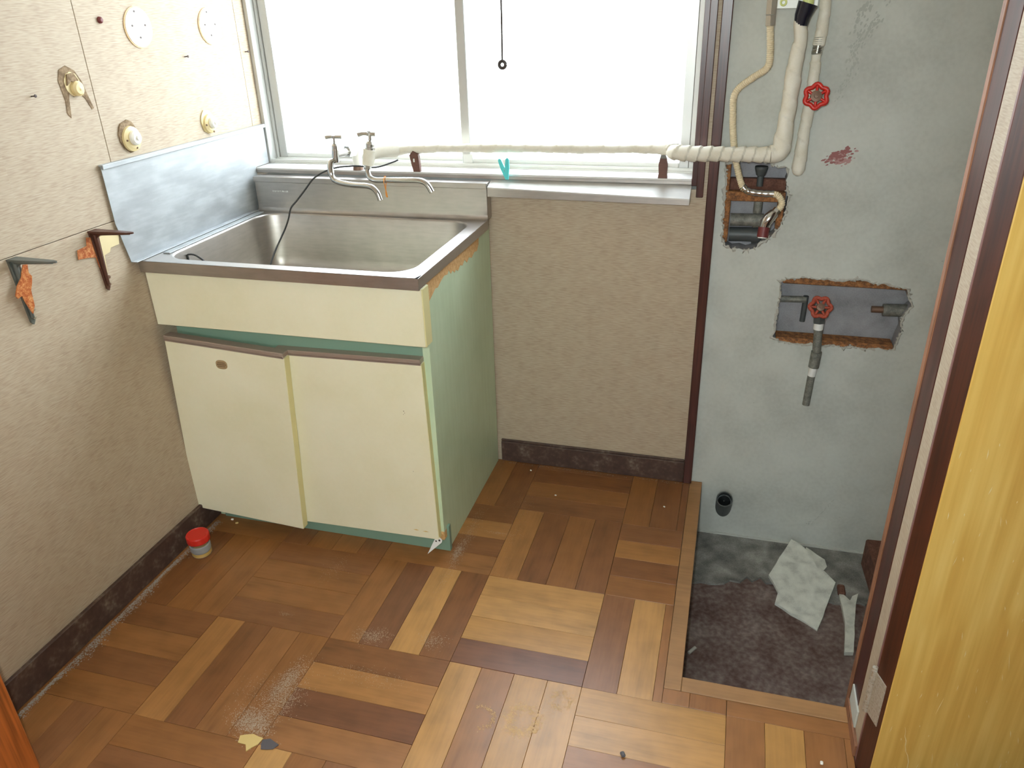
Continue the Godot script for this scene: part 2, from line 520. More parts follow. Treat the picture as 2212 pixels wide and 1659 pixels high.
# ---------------------------------------------------------------- room shell
func shell() -> void:
	var st: SurfaceTool
	# left wall: boarded with panels, a joint upright and one level
	var wl := struct("wall_left", "left wall of beige streaked wallpaper panels", "wall")
	st = S()
	box(st, Vector3(-0.12, -0.3, -0.2), Vector3(-0.005, 2.4, 3.7))
	part("wall_core", st, M.baseboard, wl)
	for p in [[0.0, 0.9042, -0.15, 1.5], [0.9058, 2.3, -0.022, 0.5622], [0.9058, 2.3, 0.5638, 1.5], [0.9058, 2.3, -0.15, -0.0232]]:
		st = S()
		box(st, Vector3(-0.005, p[0], p[2]), Vector3(0.0, p[1], p[3]), 0.0006)
		part("panel", st, M.wallpaper, wl)
	st = S()
	box(st, Vector3(-0.005, 0, 1.5), Vector3(0, 2.3, 3.6))
	part("panel", st, M.plaster_room, wl)
	var bl := struct("baseboard_left", "dusty dark brown baseboard along the left wall", "baseboard")
	st = S()
	box(st, Vector3(0, 0, 0.0), Vector3(0.011, 0.079, 1.334), 0.002)
	part("board", st, M.baseboard, bl)
	# jamb of the doorway the picture was taken through
	var jl := struct("trim_1", "orange brown wooden door jamb at the end of the left wall", "jamb")
	st = S()
	box(st, Vector3(0.05, 0.0005, 1.322), Vector3(0.170, 2.05, 1.45), 0.003)
	part("jamb_board", st, M.jamb_wood, jl)
	st = S()
	box(st, Vector3(0.0, 0.0005, 1.335), Vector3(0.05, 2.3, 1.44))
	box(st, Vector3(0.05, 2.05, 1.335), Vector3(0.170, 2.3, 1.44))
	part("wing_wall", st, M.plaster_room, jl)
	# wall behind the camera, closing the room; its unseen window is added for fill light
	var wf := struct("wall_front", "plain plaster wall behind the camera with an added fill light window", "wall")
	for q in [[Vector3(-0.1, -0.3, 3.6), Vector3(0.78, 2.4, 3.75)], [Vector3(1.64, -0.3, 3.6), Vector3(2.75, 2.4, 3.75)], [Vector3(0.78, 1.74, 3.6), Vector3(1.64, 2.4, 3.75)], [Vector3(0.78, -0.3, 3.6), Vector3(1.64, 1.03, 3.75)]]:
		st = S()
		box(st, q[0], q[1])
		part("wall_piece", st, M.plaster_room, wf)
	st = S()
	box(st, Vector3(0.78, 1.03, 3.66), Vector3(1.64, 1.74, 3.664))
	part("pane", st, M.pane, wf)
	var wr := struct("wall_right", "plain wall closing the space beyond the yellow door", "wall")
	st = S()
	box(st, Vector3(2.6, -0.3, -0.2), Vector3(2.75, 2.4, 3.6))
	part("wall_piece", st, M.plaster_room, wr)
	var ce := struct("ceiling", "plain pale ceiling", "ceiling")
	st = S()
	box(st, Vector3(-0.12, 2.3, -0.2), Vector3(2.75, 2.45, 3.75))
	part("ceiling_board", st, M.plaster_room, ce)

func parquet() -> void:
	var fl := struct("floor", "worn parquet floor of strips laid in basket weave squares", "floor")
	var st := S()
	box(st, Vector3(-0.05, -0.3, -0.02), Vector3(1.374, -0.008, 3.65))
	box(st, Vector3(1.374, -0.3, 0.788), Vector3(1.715, -0.008, 3.65))
	part("subfloor", st, M.dark_pipe, fl)
	st = S()
	box(st, Vector3(-0.05, -0.008, 1.774), Vector3(1.715, 0, 3.65))
	box(st, Vector3(1.715, -0.3, 0.99), Vector3(2.6, 0, 3.65))
	part("floor_boards", st, M.floor_plain, fl)
	var known := {"3,2": "LLLD", "4,2": "KLMM", "4,1": "KNKM", "3,1": "NKMK", "2,2": "MDLK", "2,3": "KNDM", "1,3": "NKMM", "1,2": "KMMK", "0,3": "KMKM", "3,3": "LMLL", "4,3": "LLML", "5,3": "MLMM", "0,2": "MKMM", "3,0": "KKMK", "4,0": "MKKM", "2,1": "KNKM", "1,1": "KMMK", "0,1": "MMKM", "2,0": "KKMK", "0,4": "MMKM", "1,4": "MKMM", "2,4": "LMKM", "3,4": "LMLM", "4,4": "MLLM"}
	var Q := 0.303
	var shapes := {}
	for i in 6:
		for j in 6:
			var x0 := -0.043 + Q * i
			var z0 := -0.044 + Q * j
			var tones: String = known.get("%d,%d" % [i, j], "MNKM")
			for k in 4:
				var r := Rect2(x0, z0 + Q * k / 4.0, Q, Q / 4.0) if (i + j) % 2 == 1 else Rect2(x0 + Q * k / 4.0, z0, Q / 4.0, Q)
				var lie := (i + j) % 2 == 1
				r = r.intersection(Rect2(0.0, 0.002, 1.714, 1.77))
				if r.size.x < 0.003 or r.size.y < 0.003:
					continue
				var m: Material = M["strip_%s%d" % [tones[k], (i * 5 + j * 3 + k * 7) % 3]]
				var bits := [r]
				if r.end.x > 1.340 and r.position.y < 0.824:
					bits = []
					if r.position.x < 1.337:
						bits.append(Rect2(r.position, Vector2(1.340 - r.position.x, r.size.y)))
					if r.end.y > 0.827:
						var xl := maxf(r.position.x, 1.340)
						bits.append(Rect2(xl, 0.825, r.end.x - xl, r.end.y - 0.825))
				for bit in bits:
					var gx := 0.0007 if lie else 0.0003
					var L: float = bit.size.x if lie else bit.size.y
					var B: float = bit.size.y if lie else bit.size.x
					var key := "%.4f,%.4f" % [L, B]
					if not shapes.has(key):
						var s := S()
						box(s, Vector3(-L / 2 + gx, -0.008, -B / 2 + 0.0003), Vector3(L / 2 - gx, 0, B / 2 - 0.0003), 0.0005)
						shapes[key] = s.commit()
					var o := MeshInstance3D.new()
					o.name = "parquet_strip"
					o.mesh = shapes[key]
					o.material_override = m
					fl.add_child(o, true)
					o.position = Vector3(bit.get_center().x, rng.randf_range(-0.0004, 0.0003), bit.get_center().y)
					o.rotation.y = (0.0 if lie else PI / 2) + (PI if rng.randf() < 0.5 else 0.0)
	# edging round the sunken corner
	var e := struct("trim_2", "pale wooden edging strip round the sunken corner of the floor", "trim")
	st = S()
	box(st, Vector3(1.3405, -0.03, -0.005), Vector3(1.3765, 0.0015, 0.8245), 0.001)
	part("edging", st, M.edge_wood, e)
	st = S()
	box(st, Vector3(1.377, -0.03, 0.785), Vector3(1.712, 0.0015, 0.8245), 0.001)
	part("edging", st, M.edge_wood, e)

func window_wall() -> void:
	var st: SurfaceTool
	var wb := struct("wall_back", "back wall under the window covered in beige streaked wallpaper", "wall")
	st = S()
	box(st, Vector3(-0.05, -0.3, -0.16), Vector3(1.345, 0.89, -0.005))
	box(st, Vector3(-0.05, 1.95, -0.16), Vector3(1.345, 2.4, -0.005))
	part("wall_core", st, M.concrete, wb)
	st = S()
	box(st, Vector3(0.0, 0.0, -0.005), Vector3(1.3195, 0.89, 0.0))
	box(st, Vector3(1.30, 0.89, -0.16), Vector3(1.3195, 1.95, 0.0))
	box(st, Vector3(0.0, 1.95, -0.005), Vector3(1.345, 2.3, 0.0))
	part("panel", st, M.wallpaper, wb)
	var b := struct("baseboard_back", "dark brown scuffed baseboard beside the sink cabinet", "baseboard")
	st = S()
	box(st, Vector3(0.74, 0.0, 0.0), Vector3(1.319, 0.071, 0.009), 0.002)
	part("board", st, M.baseboard, b)
	st = S()
	box(st, Vector3(0.74, 0.071, 0.0), Vector3(1.319, 0.079, 0.007), 0.002)
	part("top_bead", st, M.baseboard, b)
	# post between wallpaper and bare concrete
	var po := struct("trim_3", "dark brown wooden post between the wallpaper and bare concrete", "post")
	st = S()
	box(st, Vector3(1.3195, 0.0, -0.16), Vector3(1.3445, 2.3, 0.012), 0.002)
	part("post_board", st, M.brown_trim, po)
	# casing and reveal right of the window
	var ca := struct("trim_4", "reddish brown casing at the right edge of the window", "casing")
	st = S()
	box(st, Vector3(1.2925, 0.872, -0.004), Vector3(1.3105, 1.99, 0.010), 0.0015)
	part("casing_board", st, M.brown_trim, ca)
	st = S()
	box(st, Vector3(1.2795, 0.90, -0.16), Vector3(1.2925, 1.96, 0.004), 0.001)
	part("reveal_board", st, M.brown_trim, ca)
	st = S()
	box(st, Vector3(0.0, 1.935, -0.16), Vector3(1.30, 1.95, 0.006), 0.001)
	part("head_board", st, M.brown_trim, ca)
	# sill
	var si := struct("trim_5", "steel clad window sill with a folded front lip", "sill")
	st = S()
	box(st, Vector3(0.005, 0.912, -0.13), Vector3(1.2795, 0.918, 0.006), 0.001)
	part("sill_top", st, M.steel_dull, si)
	st = S()
	box(st, Vector3(0.005, 0.9035, -0.13), Vector3(1.2795, 0.9122, 0.0045), 0.0006)
	part("front_lip", st, M.steel, si)
	# sliding window
	var w := struct("window_1", "aluminium sliding window over the sink with bright panes", "window")
	st = S()
	box(st, Vector3(0.0, 0.918, -0.15), Vector3(0.012, 1.94, -0.07), 0.001)
	box(st, Vector3(0.012, 0.918, -0.15), Vector3(0.02, 1.94, -0.105), 0.001)
	part("frame_upright", st, M.aluminium, w)
	st = S()
	box(st, Vector3(1.262, 0.918, -0.15), Vector3(1.2795, 1.94, -0.085), 0.001)
	part("frame_upright", st, M.sash_white, w)
	st = S()
	box(st, Vector3(0.0, 0.914, -0.15), Vector3(1.2795, 0.922, -0.072), 0.001)
	box(st, Vector3(0.0, 0.922, -0.078), Vector3(1.2795, 0.93, -0.074), 0.0005)
	box(st, Vector3(0.0, 0.922, -0.108), Vector3(1.2795, 0.93, -0.104), 0.0005)
	part("bottom_track", st, M.sash_white, w)
	st = S()
	box(st, Vector3(0.0, 1.925, -0.15), Vector3(1.2795, 1.94, -0.07), 0.001)
	part("top_track", st, M.sash_white, w)
	# two sashes: [x0, x1, z]
	for s in [[0.02, 0.665, -0.122], [0.627, 1.264, -0.092]]:
		st = S()
		box(st, Vector3(s[0], 0.924, s[2] - 0.009), Vector3(s[0] + 0.026, 1.93, s[2] + 0.009), 0.002)
		part("sash_stile", st, M.aluminium, w)
		st = S()
		box(st, Vector3(s[1] - 0.026, 0.924, s[2] - 0.009), Vector3(s[1], 1.93, s[2] + 0.009), 0.002)
		part("sash_stile", st, M.aluminium, w)
		st = S()
		box(st, Vector3(s[0] + 0.026, 0.924, s[2] - 0.009), Vector3(s[1] - 0.026, 0.942, s[2] + 0.009), 0.002)
		part("sash_rail", st, M.sash_white, w)
		st = S()
		box(st, Vector3(s[0] + 0.026, 1.90, s[2] - 0.009), Vector3(s[1] - 0.026, 1.93, s[2] + 0.009), 0.002)
		part("sash_rail", st, M.sash_white, w)
		st = S()
		box(st, Vector3(s[0] + 0.024, 0.94, s[2] - 0.0025), Vector3(s[1] - 0.024, 1.902, s[2] + 0.0025))
		part("pane", st, M.pane, w)
	# small plate with a screw on the meeting stile
	st = S()
	box(st, Vector3(0.632, 0.928, -0.083), Vector3(0.660, 0.954, -0.079), 0.001)
	part("roller_plate", st, M.sash_white, w)
	# steel ledge beside the sink's splashback
	var l := thing("steel_ledge", "narrow stainless steel ledge running right from the sink under the window", "ledge", Vector3(1.0, 0.86, 0.0))
	st = S()
	hexa(st, [Vector3(0.739, 0.9030, 0.0008), Vector3(0.739, 0.8895, 0.0452), Vector3(0.739, 0.8865, 0.0452), Vector3(0.739, 0.9, 0.0008), Vector3(1.2795, 0.9030, 0.0008), Vector3(1.2795, 0.8775, 0.0552), Vector3(1.2795, 0.8745, 0.0552), Vector3(1.2795, 0.9, 0.0008)])
	part("ledge_top", st, M.steel_dull, l)
	st = S()
	hexa(st, [Vector3(0.739, 0.8997, 0.0008), Vector3(0.739, 0.8864, 0.0446), Vector3(0.739, 0.8640, 0.0446), Vector3(0.739, 0.8640, 0.0008), Vector3(1.2795, 0.8997, 0.0008), Vector3(1.2795, 0.8744, 0.0546), Vector3(1.2795, 0.8615, 0.0546), Vector3(1.2795, 0.8615, 0.0008)])
	part("front_apron", st, M.steel, l)

# ---------------------------------------------------------------- bare concrete corner
const HOLE1 := [[1.359, 0.954], [1.380, 0.960], [1.410, 0.964], [1.440, 0.962], [1.468, 0.959], [1.487, 0.948], [1.506, 0.951], [1.513, 0.929], [1.509, 0.917], [1.513, 0.905], [1.521, 0.878], [1.519, 0.850], [1.516, 0.825], [1.508, 0.797], [1.496, 0.779], [1.483, 0.766], [1.463, 0.753], [1.455, 0.741], [1.430, 0.733], [1.414, 0.738], [1.395, 0.735], [1.378, 0.744], [1.367, 0.761], [1.369, 0.788], [1.364, 0.812], [1.367, 0.837], [1.363, 0.876], [1.366, 0.91]]
const HOLE2 := [[1.528, 0.653], [1.546, 0.662], [1.568, 0.664], [1.586, 0.669], [1.618, 0.664], [1.645, 0.667], [1.668, 0.663], [1.691, 0.667], [1.733, 0.671], [1.748, 0.664], [1.764, 0.661], [1.782, 0.664], [1.800, 0.658], [1.840, 0.652], [1.842, 0.636], [1.850, 0.619], [1.857, 0.606], [1.843, 0.584], [1.839, 0.559], [1.844, 0.538], [1.838, 0.509], [1.835, 0.484], [1.815, 0.480], [1.797, 0.486], [1.770, 0.479], [1.732, 0.484], [1.710, 0.478], [1.688, 0.483], [1.653, 0.478], [1.630, 0.483], [1.608, 0.478], [1.575, 0.480], [1.545, 0.484], [1.524, 0.492], [1.531, 0.516], [1.528, 0.546], [1.532, 0.571], [1.530, 0.590], [1.534, 0.607], [1.530, 0.63]]

func outline(a: Array) -> PackedVector2Array:
	var p := PackedVector2Array()
	for v in a:
		p.append(Vector2(v[0], v[1]))
	return p

func alcove() -> void:
	var st: SurfaceTool
	var w := CSGCombiner3D.new()
	w.name = numbered("wall_alcove")
	w.set_meta("kind", "structure")
	w.set_meta("label", "bare grey concrete wall with two broken out holes")
	w.set_meta("category", "wall")
	var bx := CSGBox3D.new()
	bx.name = "slab"
	bx.size = Vector3(1.30, 2.70, 0.19)
	bx.position = Vector3(1.335 + 0.65, 1.05, -0.105)
	bx.material = M.concrete
	w.add_child(bx)
	for h in [HOLE1, HOLE2]:
		var cp := CSGPolygon3D.new()
		cp.name = "opening"
		cp.polygon = outline(h)
		cp.depth = 0.085
		cp.position = Vector3(0, 0, 0.02)
		cp.operation = CSGShape3D.OPERATION_SUBTRACTION
		cp.material = M.cavity
		w.add_child(cp, true)
	var bore := CSGCylinder3D.new()          # the drain pipe goes into the wall
	bore.name = "drain_bore"
	bore.radius = 0.0238
	bore.height = 0.14
	bore.sides = 24
	bore.transform = Transform3D(Basis(Vector3.RIGHT, deg_to_rad(38)), Vector3(1.447, -0.066, 0.001)) * Transform3D(Basis.IDENTITY, Vector3(0, -0.05, 0))
	bore.operation = CSGShape3D.OPERATION_SUBTRACTION
	bore.material = M.cavity
	w.add_child(bore)
	add_child(w)
	# crumbled plaster round the holes
	var be := thing("crumbled_plaster", "pale crumbled plaster along the broken edges of the wall holes", "plaster", Vector3(1.6, 0.6, -0.01))
	be.set_meta("kind", "structure")
	for h in [HOLE1, HOLE2]:
		st = S()
		var ol := outline(h)
		var c := Vector2.ZERO
		for v in ol:
			c += v / ol.size()
		var rim := []
		for i in ol.size():
			var a := ol[i]
			var b := ol[(i + 1) % ol.size()]
			var steps := maxi(2, int((b - a).length() / 0.005))
			for k in steps:
				var p := a.lerp(b, float(k) / steps)
				var out := (p - c).normalized()
				var wide := rng.randf_range(0.001, 0.007) + (0.006 if rng.randf() < 0.15 else 0.0)
				rim.append([p - out * rng.randf_range(0.0, 0.004), p + out * wide, rng.randf_range(0.0005, 0.0032)])
		for i in rim.size():
			var u: Array = rim[i]
			var v: Array = rim[(i + 1) % rim.size()]
			if rng.randf() < 0.12:
				continue
			var q := [Vector3(u[0].x, u[0].y, -0.016), Vector3(v[0].x, v[0].y, -0.016), Vector3(u[0].x, u[0].y, -0.0095 + u[2] * 0.4), Vector3(v[0].x, v[0].y, -0.0095 + v[2] * 0.4), Vector3(u[0].lerp(u[1], 0.5).x, u[0].lerp(u[1], 0.5).y, -0.0095 + u[2]), Vector3(v[0].lerp(v[1], 0.5).x, v[0].lerp(v[1], 0.5).y, -0.0095 + v[2]), Vector3(u[1].x, u[1].y, -0.0104), Vector3(v[1].x, v[1].y, -0.0104)]
			for k in 3:
				var nn: Vector3 = (q[2 * k + 1] - q[2 * k]).cross(q[2 * k + 2] - q[2 * k]).normalized()
				if nn.z < 0.0:
					nn = -nn
				quad(st, q[2 * k], q[2 * k + 1], q[2 * k + 3], q[2 * k + 2], nn)
			if rng.randf() < 0.22:
				var r := rng.randf_range(0.002, 0.0055)
				box(st, Vector3(-r, -r * 0.6, -r * 0.5), Vector3(r, r * 0.6, r * 0.5), r * 0.3, Transform3D(Basis.from_euler(Vector3(rng.randf(), rng.randf(), rng.randf()) * TAU), Vector3(u[0].x, u[0].y, -0.013)))
		var o := part("crumbs", st, M.chipped_plaster, be)
		o.set_meta("kind", "stuff")
	# sunken floor
	var pf := struct("floor_alcove", "sunken dirty brown floor below the concrete wall", "floor")
	st = S()
	box(st, Vector3(1.33, -0.3, -0.02), Vector3(2.62, -0.19, 1.0))
	part("pit_bottom", st, M.pit_floor, pf)
	# ragged band of mortar along the foot of the wall
	st = S()
	var poly := PackedVector2Array()
	poly.append(Vector2(1.374, 0.01))
	var x := 1.374
	while x < 1.93:
		poly.append(Vector2(x, -0.215 - rng.randf_range(-0.012, 0.014) + 0.03 * sin(x * 17.0)))
		x += rng.randf_range(0.012, 0.03)
	poly.append(Vector2(1.95, -0.2))
	poly.append(Vector2(1.95, 0.01))
	prism(st, poly, 0.006, Transform3D(Basis(Vector3.RIGHT, -PI / 2), Vector3(0, -0.19, 0)))
	part("mortar_bed", st, M.pit_mortar, pf)
	# cut edge of the wall's plaster skin at the foot of the wall
	st = S()
	var pe := PackedVector2Array()
	pe.append(Vector2(1.376, -0.19))
	x = 1.376
	while x < 1.92:
		pe.append(Vector2(x, -0.181 + rng.randf_range(-0.003, 0.005)))
		x += rng.randf_range(0.006, 0.02)
	pe.append(Vector2(1.93, -0.19))
	prism(st, pe, 0.006, Transform3D(Basis.IDENTITY, Vector3(0, 0, -0.0105)))
	part("plaster_edge", st, M.concrete, pf)

	# wooden frame inside the upper hole
	var wf := thing("hole_frame", "rust brown wooden frame inside the upper wall hole", "frame", Vector3(1.43, 0.75, -0.04))
	for q in [[1.362, 0.860, 1.514, 0.884], [1.362, 0.750, 1.381, 0.860], [1.498, 0.790, 1.514, 0.860], [1.362, 0.884, 1.374, 0.952]]:
		st = S()
		box(st, Vector3(q[0], q[1], -0.055), Vector3(q[2], q[3], -0.02), 0.002)
		part("batten", st, M.rusty_wood, wf)
	st = S()
	box(st, Vector3(1.374, 0.884, -0.063), Vector3(1.514, 0.914, -0.042), 0.002)
	part("dark_packing", st, M.old_joist, wf, "dark brown packing piece")
	# pipes inside the upper hole
	for q in [[0.805, 0.0165, "zinc_pipe", "grey pipe lying level in the upper wall hole, upper of two"], [0.766, 0.0190, "dark_pipe", "dark pipe lying level in the upper wall hole, lower of two"]]:
		var gp := thing("conduit", q[3], "pipe", Vector3(1.43, q[0], -0.06))
		st = S()
		tube(st, [Vector3(1.384, q[0], -0.046), Vector3(1.468, q[0] + 0.002, -0.046)], q[1], 16)
		part("barrel", st, M[q[2]], gp)
		st = S()
		tube(st, [Vector3(1.442, q[0], -0.046), Vector3(1.462, q[0] + 0.001, -0.046)], q[1] + 0.0025, 16)
		part("coupling", st, M[q[2]], gp)
	var vp := thing("pipe_stub", "short upright dark pipe stub at the top of the upper wall hole", "pipe", Vector3(1.448, 0.90, -0.03))
	st = S()
	lathe(st, [Vector2(0.0, 0.0), Vector2(0.008, 0.0), Vector2(0.008, 0.026), Vector2(0.011, 0.028), Vector2(0.016, 0.044), Vector2(0.016, 0.05), Vector2(0, 0.05)], 14, Transform3D(Basis.IDENTITY, Vector3(1.448, 0.899, -0.024)))
	part("barrel", st, M.dark_pipe, vp)
	st = S()
	tube(st, [Vector3(1.4505, 0.8265, -0.043), Vector3(1.4505, 0.8585, -0.043)], 0.0115, 14)
	part("lower_stub", st, M.zinc_pipe, vp)
	# rusty battens at the upper and lower lips of the lower hole
	var rf := thing("rusty_batten", "rust coloured wooden strip along the upper lip of the lower wall hole", "batten", Vector3(1.68, 0.65, -0.05))
	st = S()
	box(st, Vector3(1.535, 0.645, -0.062), Vector3(1.84, 0.662, -0.022), 0.002)
	part("strip", st, M.rusty_wood, rf)
	var rf2 := thing("rusty_batten", "rust coloured wooden strip along the lower lip of the lower wall hole", "batten", Vector3(1.68, 0.48, -0.05))
	st = S()
	box(st, Vector3(1.535, 0.4785, -0.062), Vector3(1.832, 0.494, -0.012), 0.002)
	part("strip", st, M.rusty_wood, rf2)
	# pipes in the lower hole
	var lp := thing("wall_pipe", "grey bent pipe at the left inside the lower wall hole", "pipe", Vector3(1.57, 0.56, -0.055))
	st = S()
	tube(st, [Vector3(1.532, 0.591, -0.05), Vector3(1.603, 0.594, -0.05)], 0.0088, 14)
	part("level_pipe", st, M.zinc_pipe, lp)
	st = S()
	tube(st, [Vector3(1.6015, 0.603, -0.0525), Vector3(1.6005, 0.53, -0.0525)], 0.0072, 14)
	part("drop_pipe", st, M.dark_pipe, lp)
	var rp := thing("wall_pipe", "thick grey pipe end with thin brown tip at the right in the lower wall hole", "pipe", Vector3(1.81, 0.58, -0.05))
	st = S()
	tube(st, [Vector3(1.796, 0.580, -0.045), Vector3(1.858, 0.583, -0.045)], 0.0165, 16)
	part("barrel", st, M.zinc_pipe, rp)
	st = S()
	tube(st, [Vector3(1.768, 0.580, -0.045), Vector3(1.797, 0.581, -0.045)], 0.0088, 14)
	part("tip", st, M.hub_brown, rp)
	# old valve with a pipe hanging below it
	var v := thing("old_gate_valve", "old gate valve with faded red handwheel and grey pipe hanging from the lower hole", "valve", Vector3(1.636, 0.31, 0.01))
	st = S()
	var axis := Basis(Vector3.RIGHT, deg_to_rad(62))
	handwheel(st, Transform3D(axis, Vector3(1.630, 0.609, 0.046)), 0.027, 6)
	var hw := part("handwheel", st, M.old_red_paint, v)
	st = S()
	lathe(st, [Vector2(0, -0.003), Vector2(0.012, -0.003), Vector2(0.010, 0.006), Vector2(0.004, 0.007), Vector2(0.004, 0.011), Vector2(0, 0.011)], 10, Transform3D(axis, Vector3(1.630, 0.609, 0.047)))
	part("hub", st, M.hub_brown, hw)
	st = S()
	lathe(st, [Vector2(0, -0.045), Vector2(0.010, -0.045), Vector2(0.010, -0.015), Vector2(0.006, -0.012), Vector2(0.006, 0.0), Vector2(0, 0.0)], 12, Transform3D(axis, Vector3(1.630, 0.609, 0.046)))
	part("spindle", st, M.dark_metal, v)
	st = S()
	tube(st, [Vector3(1.634, 0.595, 0.006), Vector3(1.637, 0.552, 0.012)], 0.0155, 6, true, true)
	part("body", st, M.dark_pipe, v)
	st = S()
	tube(st, [Vector3(1.6365, 0.556, 0.012), Vector3(1.6368, 0.535, 0.012)], 0.0125, 14)
	part("tape_collar", st, M.white_tape, v, "white thread tape")
	st = S()
	tube(st, [Vector3(1.6368, 0.545, 0.012), Vector3(1.642, 0.47, 0.012)], 0.0112, 14)
	part("upper_pipe", st, M.zinc_pipe, v)
	st = S()
	tube(st, [Vector3(1.6422, 0.47, 0.012), Vector3(1.6405, 0.424, 0.012)], 0.0138, 14)
	part("coupling", st, M.zinc_pipe, v)
	st = S()
	tube(st, [Vector3(1.6405, 0.424, 0.012), Vector3(1.6385, 0.398, 0.012)], 0.0105, 14)
	part("tape_collar", st, M.white_tape, v, "white thread tape")
	st = S()
	tube(st, [Vector3(1.6385, 0.40, 0.012), Vector3(1.636, 0.308, 0.012)], 0.0098, 14)
	part("lower_pipe", st, M.zinc_pipe, v)
	# drain stub
	var dr := thing("drain_pipe", "short grey open drain pipe sticking out low on the concrete wall", "drain", Vector3(1.447, -0.07, 0.0))
	var dxf := Transform3D(Basis(Vector3.RIGHT, deg_to_rad(38)), Vector3(1.447, -0.066, 0.001))
	st = S()
	lathe(st, [Vector2(0.0, -0.10), Vector2(0.0185, -0.10), Vector2(0.0185, 0.030), Vector2(0.0212, 0.030), Vector2(0.0212, 0.052), Vector2(0.0242, 0.052), Vector2(0.0242, -0.105), Vector2(0.0, -0.105)], 24, dxf)
	part("socket", st, M.dark_pipe, dr)
	# smears on the wall
	var sm := thing("paint_smear", "dark red paint smear on the concrete wall right of the pipes", "smear", Vector3(1.625, 0.98, -0.01))
	st = S()
	smudge(st, 1.622, 0.979, 0.013, 0.005, 0.3, 150, 0.0065)
	smudge(st, 1.638, 0.993, 0.006, 0.002, 0.75, 36, 0.005)
	part("dark_patch", st, M.stain_red, sm).set_meta("kind", "stuff")
	st = S()
	smudge(st, 1.630, 0.972, 0.012, 0.006, 0.2, 70, 0.006)
	part("pale_patch", st, M.stain_red_pale, sm).set_meta("kind", "stuff")
	st = S()
	smudge(st, 1.63, 1.30, 0.02, 0.006, 1.2, 60, 0.006)
	smudge(st, 1.645, 1.26, 0.025, 0.006, 1.1, 70, 0.006)
	smudge(st, 1.625, 1.20, 0.02, 0.007, 1.6, 50, 0.005)
	smudge(st, 1.61, 1.14, 0.015, 0.005, 1.2, 30, 0.004)
	smudge(st, 1.73, -0.06, 0.035, 0.001, 1.1, 40, 0.003)
	smudge(st, 1.70, -0.10, 0.006, 0.003, 1.2, 20, 0.003)
	for k in 26:
		smudge(st, rng.randf_range(1.38, 1.95), rng.randf_range(-0.1, 1.25), 0.001, 0.001, 0.0, 1, 0.0028)
	var sk := solo("wall_scuffs", st, M.stain_grey, "faint grey scuffs and specks on the bare concrete wall", "scuffs")
	sk.set_meta("kind", "stuff")

# a short smudge made of thin irregular marks on the concrete wall
func smudge(st: SurfaceTool, x: float, y: float, sx: float, sy: float, turn: float, count: int, big: float) -> void:
	for k in count:
		var p := Vector2(rng.randfn() * sx, rng.randfn() * sy).rotated(turn) + Vector2(x, y)
		var r := big * rng.randf_range(0.3, 1.0)
		var pts := []
		for i in 6:
			var t := TAU * i / 6.0 + rng.randf_range(-0.4, 0.4)
			var q := Vector2(cos(t) * r, sin(t) * r * 0.5).rotated(turn + rng.randf_range(-0.3, 0.3)) + p
			pts.append(Vector3(q.x, q.y, -0.0097 + 0.00002 * k / count))
		for i in range(1, 5):
			tri(st, pts[0], pts[i], pts[i + 1], Vector3.BACK, Vector3.BACK, Vector3.BACK)

# a six-lobed valve wheel with spokes, its face along +y of xf
func handwheel(st: SurfaceTool, xf: Transform3D, r: float, lobes: int) -> void:
	var ring := []
	var n := 48
	for k in n + 1:
		var a := TAU * k / n
		var rr := r * (0.90 + 0.10 * cos(lobes * a))
		ring.append(xf * Vector3(cos(a) * rr, 0, sin(a) * rr))
	tube(st, ring, r * 0.19, 8, false)
	for k in lobes:
		var a := TAU * k / lobes
		tube(st, [xf * Vector3.ZERO, xf * Vector3(cos(a) * r * 0.9, -0.001, sin(a) * r * 0.9)], r * 0.13, 6)

